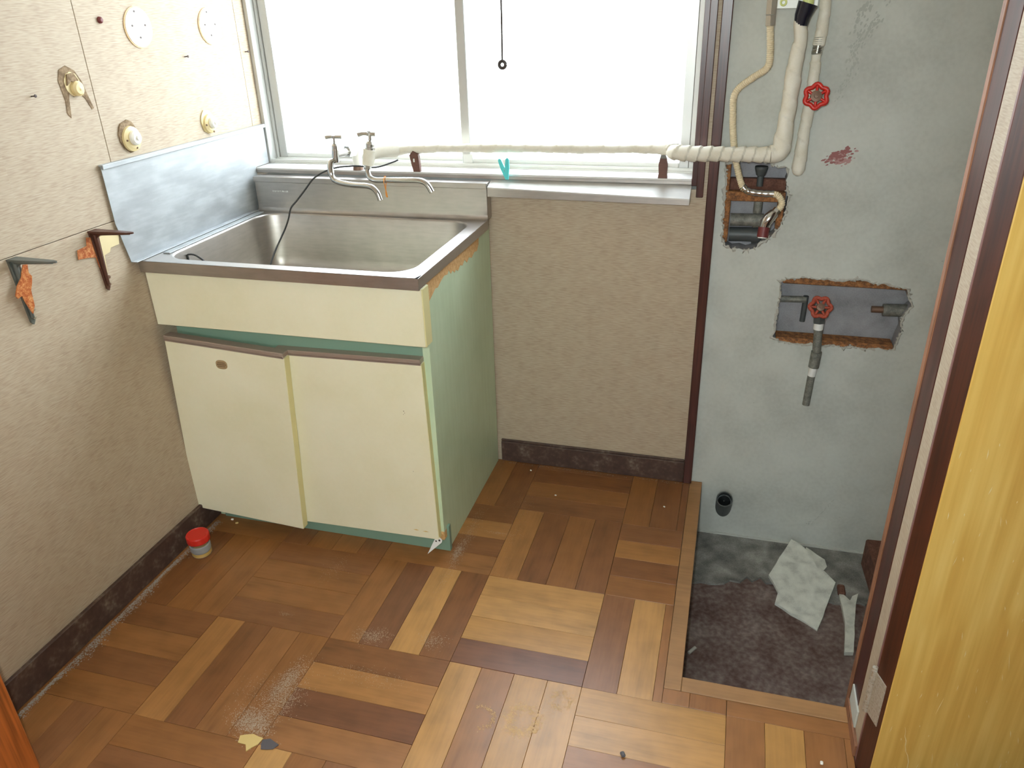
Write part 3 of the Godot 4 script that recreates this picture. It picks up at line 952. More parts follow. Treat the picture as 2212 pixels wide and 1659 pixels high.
# ---------------------------------------------------------------- right of the sunken corner
func right_side() -> void:
	var st: SurfaceTool
	var po := struct("trim_6", "dark brown corner post right of the sunken corner", "post")
	st = S()
	box(st, Vector3(1.7155, -0.19, 0.776), Vector3(1.742, 2.3, 0.846), 0.001)
	part("post_board", st, M.brown_trim, po)
	st = S()
	box(st, Vector3(1.7135, -0.19, 0.757), Vector3(1.735, 2.3, 0.7765), 0.001)
	part("worn_edge", st, M.worn_trim, po, "light brown worn edge")
	var ws := struct("wall_partition", "narrow strip of beige wallpaper between two brown posts", "wall")
	st = S()
	box(st, Vector3(1.7165, -0.19, 0.846), Vector3(1.738, 2.3, 0.904), 0.0005)
	part("panel", st, M.wallpaper, ws)
	var tr := struct("trim_7", "pale wooden threshold piece at the foot of the wallpaper strip", "trim")
	st = S()
	box(st, Vector3(1.7105, 0.0, 0.785), Vector3(1.7165, 0.03, 0.905), 0.001)
	part("foot_strip", st, M.worn_trim, tr)
	st = S()
	box(st, Vector3(1.7125, 0.03, 0.79), Vector3(1.7165, 0.075, 0.862), 0.001)
	part("foot_plate", st, M.concrete, tr)
	var fs := struct("trim_8", "narrow purplish brown strip painted as the lit door edge beside the hinge", "trim")  # added strip, paler to paint the window-lit highlight along the door's edge
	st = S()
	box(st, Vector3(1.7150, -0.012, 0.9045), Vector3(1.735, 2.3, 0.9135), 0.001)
	part("lit_edge_strip", st, M.purple_highlight, fs)
	# door standing open, hinged on the wallpaper strip
	var d := struct("door_1", "yellow varnished wooden door standing open beside the sunken corner", "door")
	d.position = Vector3(1.7125, -0.012, 0.918)
	var dn := Node3D.new()
	dn.name = "leaf"
	d.add_child(dn)
	dn.rotation.y = deg_to_rad(20.0)
	var leaf := S()
	box(leaf, Vector3(0.0, 0.0, 0.002), Vector3(0.70, 1.98, 0.045), 0.001)
	var lo := MeshInstance3D.new()
	lo.name = "edge_board"
	lo.mesh = leaf.commit()
	lo.material_override = M.door_edge
	dn.add_child(lo)
	leaf = S()
	box(leaf, Vector3(0.0008, 0.0, 0.045), Vector3(0.70, 1.98, 0.048), 0.0008)
	lo = MeshInstance3D.new()
	lo.name = "face_veneer"
	lo.mesh = leaf.commit()
	lo.material_override = M.door_veneer
	dn.add_child(lo)
	# scratches in the varnish
	leaf = S()
	for k in 70:
		var px := rng.randf_range(0.01, 0.3)
		var py := rng.randf_range(0.0, 0.75)
		var L := rng.randf_range(0.002, 0.010)
		if k % 13 == 0:
			L *= 2.5
		var sxf := Transform3D(Basis(Vector3.BACK, rng.randf_range(-0.25, 0.35)), Vector3(px, py, 0.048))
		prism(leaf, PackedVector2Array([Vector2(0, -L), Vector2(rng.randf_range(0.0005, 0.0014), 0), Vector2(0, L), Vector2(-0.0004, 0)]), 0.0002, sxf)
	var cur := Vector2(0.045, 0.16)
	while cur.y > -0.0:
		var nx := cur + Vector2(rng.randf_range(0.0, 0.008), -rng.randf_range(0.008, 0.02))
		var wd := rng.randf_range(0.0006, 0.002)
		prism(leaf, PackedVector2Array([cur, nx, nx + Vector2(wd, 0), cur + Vector2(wd * 0.6, 0)]), 0.0002, Transform3D(Basis.IDENTITY, Vector3(0, 0, 0.048)))
		cur = nx
	lo = MeshInstance3D.new()
	lo.name = "scratches"
	lo.mesh = leaf.commit()
	lo.material_override = M.torn_paper
	lo.set_meta("kind", "stuff")
	dn.add_child(lo)
	# hinge
	var hg := S()
	for k in 4:
		lathe(hg, [Vector2(0, 0), Vector2(0.0058, 0.0), Vector2(0.0058, 0.0245), Vector2(0, 0.0245)], 12, Transform3D(Basis.IDENTITY, Vector3(-0.001, 0.150 + k * 0.0255, -0.003)))
	lathe(hg, [Vector2(0, 0), Vector2(0.0062, 0), Vector2(0.005, 0.006), Vector2(0, 0.007)], 12, Transform3D(Basis.IDENTITY, Vector3(-0.001, 0.252, -0.003)))
	lo = MeshInstance3D.new()
	lo.name = "hinge_barrel"
	lo.mesh = hg.commit()
	lo.material_override = M.hinge_steel
	dn.add_child(lo)
	hg = S()
	box(hg, Vector3(-0.0012, 0.152, 0.002), Vector3(0.0005, 0.252, 0.036), 0.0004)
	lo = MeshInstance3D.new()
	lo.name = "hinge_leaf"
	lo.mesh = hg.commit()
	lo.material_override = M.hinge_steel
	dn.add_child(lo)

# ---------------------------------------------------------------- sink cabinet
func cabinet() -> void:
	var st: SurfaceTool
	var c := thing("sink_cabinet", "cream fronted green sink cabinet with two sliding doors hanging askew", "cabinet", Vector3(0.37, 0.0, 0.28))
	# right side panel
	st = S()
	prism(st, PackedVector2Array([Vector2(0.010, 0.0), Vector2(0.486, 0.0), Vector2(0.486, 0.058), Vector2(0.511, 0.074), Vector2(0.511, 0.773), Vector2(0.010, 0.773)]), 0.018, Transform3D(Basis(Vector3(0, 0, 1), Vector3(0, 1, 0), Vector3(-1, 0, 0)), Vector3(0.7285, 0, 0)))
	part("side_panel", st, M.green_side, c, "pale green side panel")
	# veneer peeled away along the top of the side panel
	var pl := PackedVector2Array()
	var low := [[0.510, 0.70], [0.504, 0.706], [0.498, 0.714], [0.488, 0.722], [0.470, 0.728], [0.448, 0.737], [0.432, 0.734], [0.410, 0.742], [0.385, 0.748], [0.362, 0.744], [0.352, 0.752], [0.338, 0.738], [0.325, 0.742], [0.312, 0.733], [0.300, 0.737], [0.286, 0.729], [0.268, 0.738], [0.250, 0.732], [0.232, 0.742], [0.214, 0.729], [0.196, 0.738], [0.175, 0.73], [0.150, 0.739], [0.128, 0.735], [0.112, 0.75]]
	for q in low:
		pl.append(Vector2(q[0], q[1]))
	pl.append(Vector2(0.108, 0.7725))
	pl.append(Vector2(0.510, 0.7725))
	st = S()
	prism(st, pl, 0.0012, Transform3D(Basis(Vector3(0, 0, 1), Vector3(0, 1, 0), Vector3(-1, 0, 0)), Vector3(0.7293, 0, 0)))
	part("peeled_patch", st, M.peeled_wood, c, "bare light wood where the veneer peeled")
	# broken foot of the side panel
	st = S()
	box(st, Vector3(0.7115, 0.05, 0.492), Vector3(0.7288, 0.078, 0.5125), 0.002)
	part("broken_corner", st, M.peeled_wood, c, "broken bare wood corner")
	st = S()
	box(st, Vector3(0.006, 0.0, 0.01), Vector3(0.024, 0.773, 0.486), 0.001)
	part("side_panel", st, M.green_side, c)
	# back, bottom and face frame
	st = S()
	box(st, Vector3(0.024, 0.075, 0.012), Vector3(0.7105, 0.5, 0.016))
	part("back_panel", st, M.green_frame, c)
	st = S()
	box(st, Vector3(0.024, 0.075, 0.016), Vector3(0.7105, 0.09, 0.50))
	part("bottom_shelf", st, M.green_frame, c)
	st = S()
	box(st, Vector3(0.024, 0.555, 0.492), Vector3(0.7105, 0.64, 0.507), 0.001)
	part("face_rail", st, M.green_frame, c)
	st = S()
	box(st, Vector3(0.690, 0.088, 0.488), Vector3(0.7105, 0.56, 0.508), 0.001)
	part("face_stile", st, M.green_side, c)
	st = S()
	box(st, Vector3(0.03, 0.0, 0.478), Vector3(0.735, 0.082, 0.492), 0.001)
	part("toe_kick", st, M.green_frame, c, "green toe kick board")
	# cream panel under the sink rim
	st = S()
	box(st, Vector3(0.003, 0.626, 0.507), Vector3(0.7335, 0.768, 0.545), 0.001)
	part("front_panel", st, M.cream, c)
	st = S()
	box(st, Vector3(0.7336, 0.627, 0.508), Vector3(0.7366, 0.767, 0.5445), 0.0005)
	part("edge_band", st, M.cream_edge, c, "pale yellow edge band")
	# doors: [x0, x1, y0, y1, back z, front z, turn about its middle]
	for q in [[0.004, 0.3445, 0.058, 0.579, 0.5312, 0.5540, -3.4], [0.322, 0.7155, 0.0605, 0.571, 0.509, 0.530, 0.9]]:
		var mid := Vector3((q[0] + q[1]) / 2, (q[2] + q[3]) / 2, 0)
		var xf := Transform3D(Basis(Vector3.BACK, deg_to_rad(q[6])), mid) * Transform3D(Basis.IDENTITY, -mid)
		st = S()
		box(st, Vector3(q[0], q[2], q[4]), Vector3(q[1], q[3], q[5]), 0.001, xf)
		var d := part("door", st, M.cream, c)
		st = S()
		box(st, Vector3(q[1], q[2] + 0.001, q[4]), Vector3(q[1] + 0.001, q[3], q[5] - 0.0005), 0.0003, xf)
		part("edge_band", st, M.cream_edge, d, "pale yellow edge band")
		st = S()
		box(st, Vector3(q[0], q[3] + 0.0005, q[4] - 0.002), Vector3(q[1], q[3] + 0.013, q[5] + 0.0035), 0.0015, xf)
		box(st, Vector3(q[0], q[3] - 0.002, q[5] + 0.0005), Vector3(q[1], q[3] + 0.004, q[5] + 0.0035), 0.001, xf)
		part("finger_rail", st, M.rail_brown, d, "brown metal finger rail")
		if q[6] < 0:
			# small oval maker's badge
			var el := PackedVector2Array()
			for k in 28:
				var a := TAU * k / 28
				el.append(Vector2(0.176 + 0.0165 * signf(cos(a)) * pow(absf(cos(a)), 0.75), 0.5335 + 0.0125 * signf(sin(a)) * pow(absf(sin(a)), 0.75)))
			st = S()
			prism(st, el, 0.0006, Transform3D(Basis.IDENTITY, Vector3(0, 0, 0.5540)))
			part("badge", st, M.sticker_brown, d, "small oval brown badge")
			st = S()
			for row in [[0.5385, 5, 0.0028], [0.5335, 6, 0.0034], [0.5285, 5, 0.0024]]:
				for k in row[1]:
					var bx: float = 0.176 + (k - (row[1] - 1) / 2.0) * 0.0043
					box(st, Vector3(bx - 0.0015, row[0] - row[2] / 2, 0.5545), Vector3(bx + 0.0013, row[0] + row[2] / 2, 0.5548))
			part("badge_print", st, M.sticker_print, d)
		else:
			for k in [[0.655, 0.443, 0.0013], [0.657, 0.438, 0.001], [0.6535, 0.434, 0.0009], [0.665, 0.27, 0.0009]]:
				st = S()
				lathe(st, [Vector2(0, 0.0003), Vector2(k[2], 0.0)], 7, Transform3D(Basis(Vector3.RIGHT, PI / 2), Vector3(k[0], k[1], 0.5302)))
				part("nick", st, M.sticker_print, d)
			st = S()
			for k in [[0.657, 0.086, 0.008, 0.0022], [0.684, 0.085, 0.009, 0.0020]]:
				prism(st, PackedVector2Array([Vector2(k[0] - k[2], k[1]), Vector2(k[0], k[1] - k[3]), Vector2(k[0] + k[2], k[1] - 0.0005), Vector2(k[0], k[1] + k[3])]), 0.0003, Transform3D(Basis.IDENTITY, Vector3(0, 0, 0.530)))
			part("rust_mark", st, M.flake_light, d)
	# loose triangular metal guide plate at the foot
	var t := thing("guide_plate", "small triangular metal plate with two holes at the cabinet's broken foot", "plate", Vector3(0.70, 0.02, 0.53))
	st = S()
	var txf := Transform3D(Basis(Vector3.RIGHT, deg_to_rad(-6)), Vector3(0, 0, 0.535))
	prism(st, PackedVector2Array([Vector2(0.685, 0.014), Vector2(0.7265, 0.056), Vector2(0.7285, 0.063), Vector2(0.7255, 0.068), Vector2(0.7125, 0.0755)]), 0.0012, txf)
	part("plate", st, M.white_tape, t)
	st = S()
	for k in [[0.7205, 0.062, 0.003], [0.711, 0.0585, 0.0026]]:
		lathe(st, [Vector2(0, 0.0002), Vector2(k[2], 0.0)], 12, txf * Transform3D(Basis(Vector3.RIGHT, PI / 2), Vector3(k[0], k[1], 0.0014)))
	part("hole", st, M.dark_metal, t)

func rrect(x0: float, x1: float, z0: float, z1: float, r: float, n := 8) -> Array:
	var o := []
	for c in [[x1 - r, z1 - r, 0.0], [x0 + r, z1 - r, PI / 2], [x0 + r, z0 + r, PI], [x1 - r, z0 + r, 1.5 * PI]]:
		for k in n + 1:
			var a: float = c[2] + PI / 2 * k / n
			o.append(Vector2(c[0] + r * cos(a), c[1] + r * sin(a)))
	return o

func sink() -> void:
	var st: SurfaceTool
	var s := thing("kitchen_sink", "stainless steel sink top with one deep wide basin and splashback", "sink", Vector3(0.37, 0.77, 0.3))
	var X0 := 0.008
	var X1 := 0.7373
	var Z0 := 0.040
	var Z1 := 0.565
	var Y := 0.800
	# rim plate round the basin
	st = S()
	var inner := rrect(0.052, 0.704, 0.066, 0.536, 0.062)
	var n := inner.size()
	var outer := []
	for p in inner:
		var c := Vector2(0.378, 0.301)
		var d: Vector2 = p - c
		var kx: float = ((X1 - c.x) if d.x > 0 else (c.x - X0)) / maxf(absf(d.x), 1e-5)
		var kz: float = ((Z1 - c.y) if d.y > 0 else (c.y - Z0)) / maxf(absf(d.y), 1e-5)
		outer.append(c + d * minf(kx, kz))
	for i in n:
		var j := (i + 1) % n
		quad(st, Vector3(inner[i].x, Y, inner[i].y), Vector3(inner[j].x, Y, inner[j].y), Vector3(outer[j].x, Y, outer[j].y), Vector3(outer[i].x, Y, outer[i].y), Vector3.UP)
	for cx in [X0, X1]:
		for cz in [Z0, Z1]:
			# square off the corners left by the radial fan
			var best := []
			for i in n:
				best.append([Vector2(cx, cz).distance_to(outer[i]), i])
			best.sort_custom(func(a, b): return a[0] < b[0])
			var o1: Vector2 = outer[best[0][1]]
			for w in best.slice(1, 4):
				var o2: Vector2 = outer[w[1]]
				tri(st, Vector3(cx, Y, cz), Vector3(o1.x, Y, o1.y), Vector3(o2.x, Y, o2.y), Vector3.UP, Vector3.UP, Vector3.UP)
	# folded front and side aprons
	box(st, Vector3(X0, 0.771, Z1 - 0.006), Vector3(X1, Y - 0.0006, Z1), 0.0006)
	box(st, Vector3(X1 - 0.004, 0.773, Z0), Vector3(X1, Y - 0.0006, Z1 - 0.004), 0.0006)
	box(st, Vector3(X0, 0.773, Z0), Vector3(X0 + 0.004, Y - 0.0006, Z1 - 0.004), 0.0006)
	part("rim", st, M.steel, s)
	# basin: rings from the rim down, rounded at the lip and at the bottom
	st = S()
	var levels := [[0.0, 0.0, 0.062], [0.0025, 0.0012, 0.062], [0.004, 0.005, 0.062], [0.010, 0.06, 0.06], [0.015, 0.125, 0.058], [0.019, 0.145, 0.056], [0.027, 0.163, 0.052], [0.040, 0.175, 0.045], [0.060, 0.180, 0.04]]
	var rings := []
	for l in levels:
		var rg := []
		for p in rrect(0.052 + l[0], 0.704 - l[0], 0.066 + l[0], 0.536 - l[0], l[2]):
			rg.append(Vector3(p.x, Y - l[1], p.y))
		rings.append(rg)
	var nr := []
	for k in rings.size():
		var row := []
		for i in n:
			var du: Vector3 = rings[mini(k + 1, rings.size() - 1)][i] - rings[maxi(k - 1, 0)][i]
			var dv: Vector3 = rings[k][(i + 1) % n] - rings[k][(i + n - 1) % n]
			var nn := du.cross(dv).normalized()
			var toc: Vector3 = Vector3(0.378, Y + 0.05, 0.301) - rings[k][i]
			row.append(nn if nn.dot(toc) > 0 else -nn)
		nr.append(row)
	for k in rings.size() - 1:
		for i in n:
			var j := (i + 1) % n
			quad4(st, [rings[k][i], rings[k][j], rings[k + 1][j], rings[k + 1][i]], [nr[k][i], nr[k][j], nr[k + 1][j], nr[k + 1][i]])
	var mid := Vector3(0.378, Y - 0.184, 0.301)
	for i in n:
		tri(st, rings[-1][i], rings[-1][(i + 1) % n], mid, Vector3.UP, Vector3.UP, Vector3.UP)
	part("basin", st, M.steel, s)
	st = S()
	lathe(st, [Vector2(0.0, 0.0), Vector2(0.03, 0.0), Vector2(0.045, 0.0035), Vector2(0.055, 0.003), Vector2(0.057, 0.0)], 28, Transform3D(Basis.IDENTITY, mid + Vector3(0.0, 0.0006, 0.02)))
	part("drain_ring", st, M.dull_chrome, s)
	# splashback with a folded top
	st = S()
	box(st, Vector3(0.018, Y - 0.001, 0.010), Vector3(0.7373, 0.8985, 0.0435), 0.001)
	part("splashback", st, M.steel, s)
	st = S()
	box(st, Vector3(0.016, 0.8845, 0.0075), Vector3(0.7375, 0.9, 0.0465), 0.0012)
	part("folded_top", st, M.steel, s)
	# rolled foot where splashback meets the rim
	st = S()
	for k in 5:
		var a0 := PI / 2 * k / 5.0
		var a1 := PI / 2 * (k + 1) / 5.0
		var p0 := Vector2(0.0435 + 0.012 * (1 - sin(a0)), Y + 0.012 * (1 - cos(a0)))
		var p1 := Vector2(0.0435 + 0.012 * (1 - sin(a1)), Y + 0.012 * (1 - cos(a1)))
		quad4(st, [Vector3(0.018, p0.y, p0.x), Vector3(0.7373, p0.y, p0.x), Vector3(0.7373, p1.y, p1.x), Vector3(0.018, p1.y, p1.x)], [Vector3(0, cos(a0), sin(a0)), Vector3(0, cos(a0), sin(a0)), Vector3(0, cos(a1), sin(a1)), Vector3(0, cos(a1), sin(a1))])
	part("cove", st, M.steel, s)
	# remains of a label stamped on the splashback
	st = S()
	for k in 9:
		var lx := 0.075 + k * 0.0058 + rng.randf_range(-0.001, 0.001)
		box(st, Vector3(lx, 0.857 + rng.randf_range(-0.001, 0.001), 0.0434), Vector3(lx + rng.randf_range(0.002, 0.0045), 0.8605 + rng.randf_range(0, 0.001), 0.0438))
	part("stamped_mark", st, M.sash_white, s)

	# galvanised sheet standing along the left wall
	var g := thing("splash_guard", "galvanised sheet metal splash guard along the wall left of the sink", "splash guard", Vector3(0.006, 0.8, 0.25))
	st = S()
	prism(st, PackedVector2Array([Vector2(0.583, 0.8008), Vector2(0.603, 0.90), Vector2(0.604, 1.031), Vector2(-0.066, 1.031), Vector2(-0.066, 0.9195), Vector2(0.005, 0.9195), Vector2(0.005, 0.8008)]), 0.0012, Transform3D(Basis(Vector3(0, 0, 1), Vector3(0, 1, 0), Vector3(-1, 0, 0)), Vector3(0.0062, 0, 0)))
	part("sheet", st, M.galvanised, g)
	st = S()
	box(st, Vector3(0.0004, 1.0295, -0.066), Vector3(0.0135, 1.0335, 0.605), 0.001)
	box(st, Vector3(0.0110, 1.0235, -0.066), Vector3(0.0135, 1.0310, 0.605), 0.0008)
	part("top_fold", st, M.galvanised, g)
	st = S()
	box(st, Vector3(0.006, 0.8006, 0.045), Vector3(0.022, 0.8026, 0.583), 0.0006)
	box(st, Vector3(0.030, 0.8003, 0.07), Vector3(0.050, 0.803, 0.50), 0.0006)
	part("foot_fold", st, M.galvanised, g)

# ---------------------------------------------------------------- taps and cable
func taps() -> void:
	var st: SurfaceTool
	var c := thing("water_tap", "chrome tap on a white riser with a curved spout, nearer the left wall", "tap", Vector3(0.335, 0.918, 0.02))
	st = S()
	lathe(st, [Vector2(0.0, 0.0), Vector2(0.0125, 0.0), Vector2(0.0135, 0.04), Vector2(0.0155, 0.055), Vector2(0.0135, 0.066), Vector2(0.0, 0.07)], 16, Transform3D(Basis.IDENTITY, Vector3(0.336, 0.918, -0.004)))
	part("riser", st, M.plastic_white, c)
	st = S()
	lathe(st, [Vector2(0.0, 0.0), Vector2(0.0150, 0.0), Vector2(0.0138, 0.012), Vector2(0.0, 0.012)], 16, Transform3D(Basis.IDENTITY, Vector3(0.336, 0.918, -0.004)))
	part("riser_foot", st, M.hub_brown, c)
	st = S()
	tube(st, path([Vector3(0.336, 0.968, -0.004), Vector3(0.330, 0.974, 0.018), Vector3(0.318, 0.973, 0.05), Vector3(0.309, 0.971, 0.07)], 5), 0.0098, 14)
	tube(st, [Vector3(0.3335, 0.974, 0.006), Vector3(0.325, 0.9745, 0.032)], 0.0165, 6, true, true)
	part("shank", st, M.dull_chrome, c)
	st = S()
	tube(st, [Vector3(0.308, 0.952, 0.0715), Vector3(0.3095, 0.984, 0.070)], 0.0105, 16)
	lathe(st, [Vector2(0.0105, 0.0), Vector2(0.0095, 0.004), Vector2(0.0095, 0.012), Vector2(0.006, 0.018), Vector2(0.0035, 0.02), Vector2(0.0035, 0.034), Vector2(0.0, 0.034)], 14, Transform3D(Basis.IDENTITY, Vector3(0.3098, 0.984, 0.070)))
	part("body", st, M.chrome, c)
	st = S()
	tube(st, [Vector3(0.286, 1.0185, 0.072), Vector3(0.302, 1.020, 0.0705), Vector3(0.334, 1.0195, 0.068)], func(l, _t, _s): return 0.0042 + 0.0014 * absf(l - 0.024) / 0.024, 10)
	lathe(st, [Vector2(0.0, -0.004), Vector2(0.006, -0.004), Vector2(0.006, 0.004), Vector2(0.0, 0.006)], 12, Transform3D(Basis.IDENTITY, Vector3(0.3098, 1.0195, 0.070)))
	part("handle", st, M.chrome, c)
	st = S()
	tube(st, path([Vector3(0.3075, 0.957, 0.074), Vector3(0.300, 0.952, 0.086), Vector3(0.3005, 0.932, 0.094), Vector3(0.309, 0.912, 0.100), Vector3(0.329, 0.9035, 0.105), Vector3(0.372, 0.900, 0.115), Vector3(0.430, 0.901, 0.130), Vector3(0.453, 0.889, 0.135), Vector3(0.463, 0.866, 0.137)], 8), func(_l, _t, s): return 0.0088 if s < 0.2 else 0.0076, 14)
	part("spout", st, M.chrome, c)

	var d := thing("water_tap", "chrome tap with taped white body and level spout, on the wrapped pipe", "tap", Vector3(0.41, 0.93, 0.06))
	st = S()
	tube(st, path([Vector3(0.456, 0.978, -0.003), Vector3(0.442, 0.980, 0.02), Vector3(0.425, 0.980, 0.045), Vector3(0.411, 0.975, 0.068)], 5), func(_l, _t, s): return 0.0235 - 0.006 * s, 16)
	part("shank", st, M.tape_wrap, d, "taped white shank")
	st = S()
	tube(st, [Vector3(0.4055, 0.947, 0.072), Vector3(0.4145, 0.988, 0.0695)], func(_l, _t, s): return 0.0158 + 0.0022 * s, 18)
	part("body", st, M.tape_wrap, d, "taped white body")
	st = S()
	lathe(st, [Vector2(0.0, -0.002), Vector2(0.0145, -0.002), Vector2(0.0145, 0.005), Vector2(0.0125, 0.006), Vector2(0.0125, 0.014), Vector2(0.008, 0.021), Vector2(0.0048, 0.023), Vector2(0.0048, 0.040), Vector2(0.0, 0.040)], 8, Transform3D(Basis(Vector3.BACK, -0.12), Vector3(0.4148, 0.989, 0.0695)))
	part("bonnet", st, M.dull_chrome, d)
	st = S()
	tube(st, [Vector3(0.385, 1.0265, 0.073), Vector3(0.400, 1.030, 0.071), Vector3(0.436, 1.028, 0.068)], func(l, _t, _s): return 0.0046 + 0.0020 * absf(l - 0.026) / 0.026, 10)
	lathe(st, [Vector2(0.0, -0.005), Vector2(0.0065, -0.005), Vector2(0.0065, 0.004), Vector2(0.005, 0.005), Vector2(0.005, 0.008), Vector2(0.0, 0.009)], 12, Transform3D(Basis.IDENTITY, Vector3(0.417, 1.0285, 0.0695)))
	part("handle", st, M.dull_chrome, d)
	st = S()
	tube(st, [Vector3(0.4045, 0.949, 0.073), Vector3(0.4055, 0.935, 0.078)], 0.0108, 6, true, true)
	part("spout_nut", st, M.chrome, d)
	st = S()
	tube(st, path([Vector3(0.4055, 0.938, 0.077), Vector3(0.4075, 0.926, 0.082), Vector3(0.415, 0.9145, 0.086), Vector3(0.433, 0.9095, 0.090), Vector3(0.473, 0.9115, 0.095), Vector3(0.533, 0.915, 0.105), Vector3(0.570, 0.916, 0.110), Vector3(0.591, 0.908, 0.112), Vector3(0.605, 0.887, 0.113)], 8), 0.0076, 14)
	part("spout", st, M.chrome, d)
	# rubber bands hung over the right spout
	var rb := thing("rubber_band", "orange rubber band looped over the level tap spout", "rubber band", Vector3(0.464, 0.87, 0.1))
	st = S()
	tube(st, path([Vector3(0.4625, 0.9205, 0.0920), Vector3(0.4625, 0.9210, 0.0960), Vector3(0.463, 0.912, 0.105), Vector3(0.4655, 0.890, 0.1035), Vector3(0.4675, 0.869, 0.101), Vector3(0.4655, 0.866, 0.098), Vector3(0.462, 0.870, 0.0965), Vector3(0.4615, 0.890, 0.092), Vector3(0.462, 0.910, 0.0852), Vector3(0.4625, 0.9185, 0.0880), Vector3(0.4625, 0.9205, 0.0920)], 5), 0.0012, 7)
	part("band", st, M.rubber_orange, rb)
	# black cable from behind the taps into the basin
	var cb := thing("cable", "thin black cable trailing from behind the taps into the sink", "cable", Vector3(0.2, 0.63, 0.3))
	st = S()
	tube(st, path([Vector3(0.458, 0.946, -0.014), Vector3(0.442, 0.940, 0.0), Vector3(0.401, 0.930, 0.018), Vector3(0.356, 0.936, 0.036), Vector3(0.334, 0.937, 0.05), Vector3(0.307, 0.936, 0.062), Vector3(0.276, 0.928, 0.07), Vector3(0.251, 0.916, 0.08), Vector3(0.235, 0.903, 0.09), Vector3(0.213, 0.876, 0.10), Vector3(0.190, 0.849, 0.11), Vector3(0.174, 0.830, 0.12), Vector3(0.174, 0.806, 0.14), Vector3(0.171, 0.782, 0.16), Vector3(0.168, 0.757, 0.19), Vector3(0.167, 0.735, 0.22), Vector3(0.172, 0.700, 0.27), Vector3(0.19, 0.645, 0.34), Vector3(0.22, 0.6225, 0.40), Vector3(0.22, 0.6235, 0.45), Vector3(0.18, 0.66, 0.475), Vector3(0.128, 0.752, 0.458), Vector3(0.090, 0.782, 0.452), Vector3(0.062, 0.784, 0.45), Vector3(0.0605, 0.774, 0.45), Vector3(0.0615, 0.745, 0.452)], 6), 0.0024, 8)
	part("cord", st, M.cable_black, cb)

# ---------------------------------------------------------------- pipes on the concrete
func wrap_radius(r0: float, pitch: float, depth: float) -> Callable:
	return func(l, th, _s): return r0 * (1.0 + depth * (fposmod(l / pitch + th / TAU, 1.0) - 0.5) + 0.03 * sin(l * 31.0) + 0.02 * sin(l * 83.0 + th))

